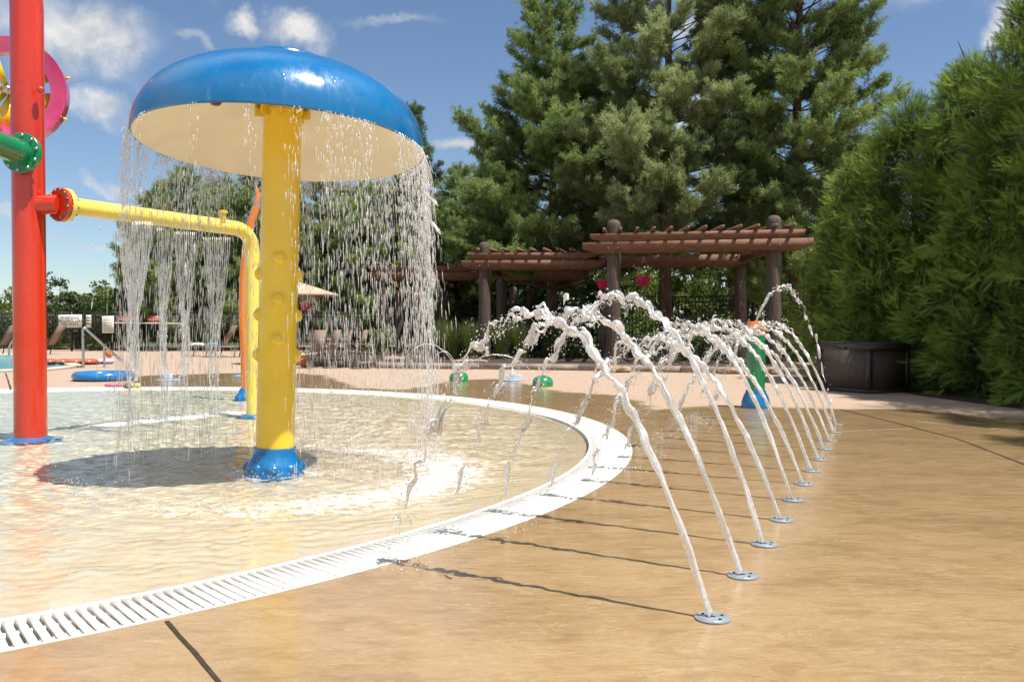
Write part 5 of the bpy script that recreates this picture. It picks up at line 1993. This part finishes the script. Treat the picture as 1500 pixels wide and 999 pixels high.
GD = 'sling chairs under the tan parasol'
sling_chair(452, 539, .9, 'tan sling chair beside the yellow post, orange ball below it', GD)
sling_chair(474, 537, .6, 'tan sling chair with its back towards the pergola, second in the group', GD)
sling_chair(492, 539, .35, 'tan sling chair in the middle of the group', GD)
sling_chair(514, 538, -.1, 'tan sling chair fourth in the group, half behind the curtain', GD)
sling_chair(534, 540, .2, 'tan sling chair at the outer end behind falling water', GD)
c = P(484, 533)
T = thing('patio_table', 'round bronze patio table among the sling chairs', 'table', tuple(c))
MB().lathe([(.002, .74), (.6, .74), (.62, .725), (.6, .71), (.002, .71)], 32, tuple(c)).build('tabletop', M['sling'], T, smooth=40)
for k in range(4):
    a = k * PI / 2 + .4
    MB().tube([(c.x + .15 * math.cos(a), c.y + .15 * math.sin(a), .71), (c.x + .5 * math.cos(a), c.y + .5 * math.sin(a), 0)], .018, 8).build('leg', M['bronze'], T, smooth=60)

# parasol
ud = 25.5
c = Vector((X(432, ud), ud, 0))
T = thing('parasol', 'open tan parasol half hidden behind the yellow post', 'parasol', tuple(c))
MB().tube([(c.x, c.y, 0), (c.x, c.y, 2.55)], .025, 10).build('pole', M['bronze'], T, smooth=60)
mb = MB()
n_ = 8
hb = (478 - 431) / FPX * ud + 1.1
ht = (478 - 411) / FPX * ud + 1.1
V = [(c.x, c.y, ht)]
for k in range(n_):
    a = k * 2 * PI / n_ + .2
    V.append((c.x + 1.25 * math.cos(a), c.y + 1.25 * math.sin(a), hb))
for k in range(n_):
    a = k * 2 * PI / n_ + .2
    V.append((c.x + 1.25 * math.cos(a), c.y + 1.25 * math.sin(a), hb - .07))
V.append((c.x, c.y, ht - .03))
F_ = []
for k in range(n_):
    j = (k + 1) % n_
    F_ += [(0, 1 + k, 1 + j), (1 + k, 9 + k, 9 + j, 1 + j), (17, 9 + j, 9 + k)]
mb.add(V, F_)
cn = mb.build('canopy', M['umbrella'], T)
for k in range(n_):
    a = k * 2 * PI / n_ + .2
    MB().tube([(c.x, c.y, ht - .05), (c.x + 1.2 * math.cos(a), c.y + 1.2 * math.sin(a), hb - .03)], .009, 5).build('rib', M['bronze'], cn)
MB().lathe([(.3, 0), (.3, .06), (.06, .1), (.05, .3), (.002, .3)], 24, tuple(c)).build('base', M['bronze'], T, smooth=40)


# signs on the long fence
def text(parent, s, x, y, z, size, mat, nm='lettering'):
    cu = bpy.data.curves.new(nm, 'FONT')
    cu.body = s
    cu.size = size
    cu.align_x = 'CENTER'
    cu.align_y = 'CENTER'
    cu.extrude = .002
    cu.space_line = .85
    cu.materials.append(mat)
    tmp = bpy.data.objects.new(nm, cu)
    C.objects.link(tmp)
    me = bpy.data.meshes.new_from_object(tmp.evaluated_get(bpy.context.evaluated_depsgraph_get()))
    bpy.data.objects.remove(tmp)
    me.materials.clear()
    me.materials.append(mat)
    o = bpy.data.objects.new(nm, me)
    C.objects.link(o)
    o.parent = parent
    pl_ = ORG[parent.name]
    o.location = (x - pl_[0], y - pl_[1], z - pl_[2])
    o.rotation_euler = (PI / 2, 0, 0)
    return o


sd = 38.3


def sign(x0, y0, x1, y1, lab, mat, txt=None, ink=None, size=.16, name='pool_sign'):
    a, b_ = PD(x0, y0, sd), PD(x1, y1, sd)
    c = (a + b_) / 2
    T = thing(name, lab, 'sign', tuple(c), None)
    pn = MB().box(tuple(c), (abs(b_.x - a.x), .02, abs(a.z - b_.z))).build('panel', M[mat], T)
    if txt:
        text(T, txt, c.x, c.y - .014, c.z, size, M[ink])
    return T, c


sign(85.5, 461, 120, 480, 'white board reading WARNING NO LIFEGUARD ON DUTY on the fence', 'sign', 'WARNING\nNO LIFEGUARD\nON DUTY', 'ink', .17)
T, c = sign(126, 461.5, 133.5, 480, 'narrow white notice with dark bands beside the warning board', 'sign')
for dz in (-.10, .05, .17):
    MB().box((c.x, c.y - .012, c.z + dz), (.2, .006, .05)).build('band', M['ink'], T)
T, c = sign(149.5, 463, 167, 488, 'blank looking pale upright notice on the fence', 'sign')
for k in range(9):
    MB().box((c.x, c.y - .012, c.z + .28 - k * .07), (.36, .004, .012)).build('print_line', M['ink'], T)
sign(174, 464, 200, 472, 'red sign reading NO DIVING behind the first stream', 'signred', 'NO DIVING', 'inkwhite', .13)
sign(216, 463, 236, 473, 'red sign reading NO DIVING between two streams', 'signred', 'NO DIVING', 'inkwhite', .10)
T = thing('rescue_pole', 'long thin white rescue pole hung level along the fence', 'pole', tuple(PD(220, 473.5, 38.2)))
MB().tube([PD(168, 473, 38.2), PD(270, 474, 38.2)], .02, 8).build('shaft', M['inkwhite'], T, smooth=60)

# ------------------------------------------------------------------ render settings
SC.render.engine = 'CYCLES'
cy = SC.cycles
cy.max_bounces = 12
cy.transmission_bounces = 10
cy.transparent_max_bounces = 16
cy.glossy_bounces = 4
cy.diffuse_bounces = 3
cy.caustics_reflective = False
cy.caustics_refractive = True
cy.sample_clamp_indirect = 6
cy.use_denoising = True
cy.denoiser = 'OPENIMAGEDENOISE'
cy.use_adaptive_sampling = True
cy.adaptive_threshold = .015
vs = SC.view_settings
vs.view_transform = 'Standard'
vs.look = 'None'
vs.exposure = .72
vs.gamma = 1
vs.use_curve_mapping = False
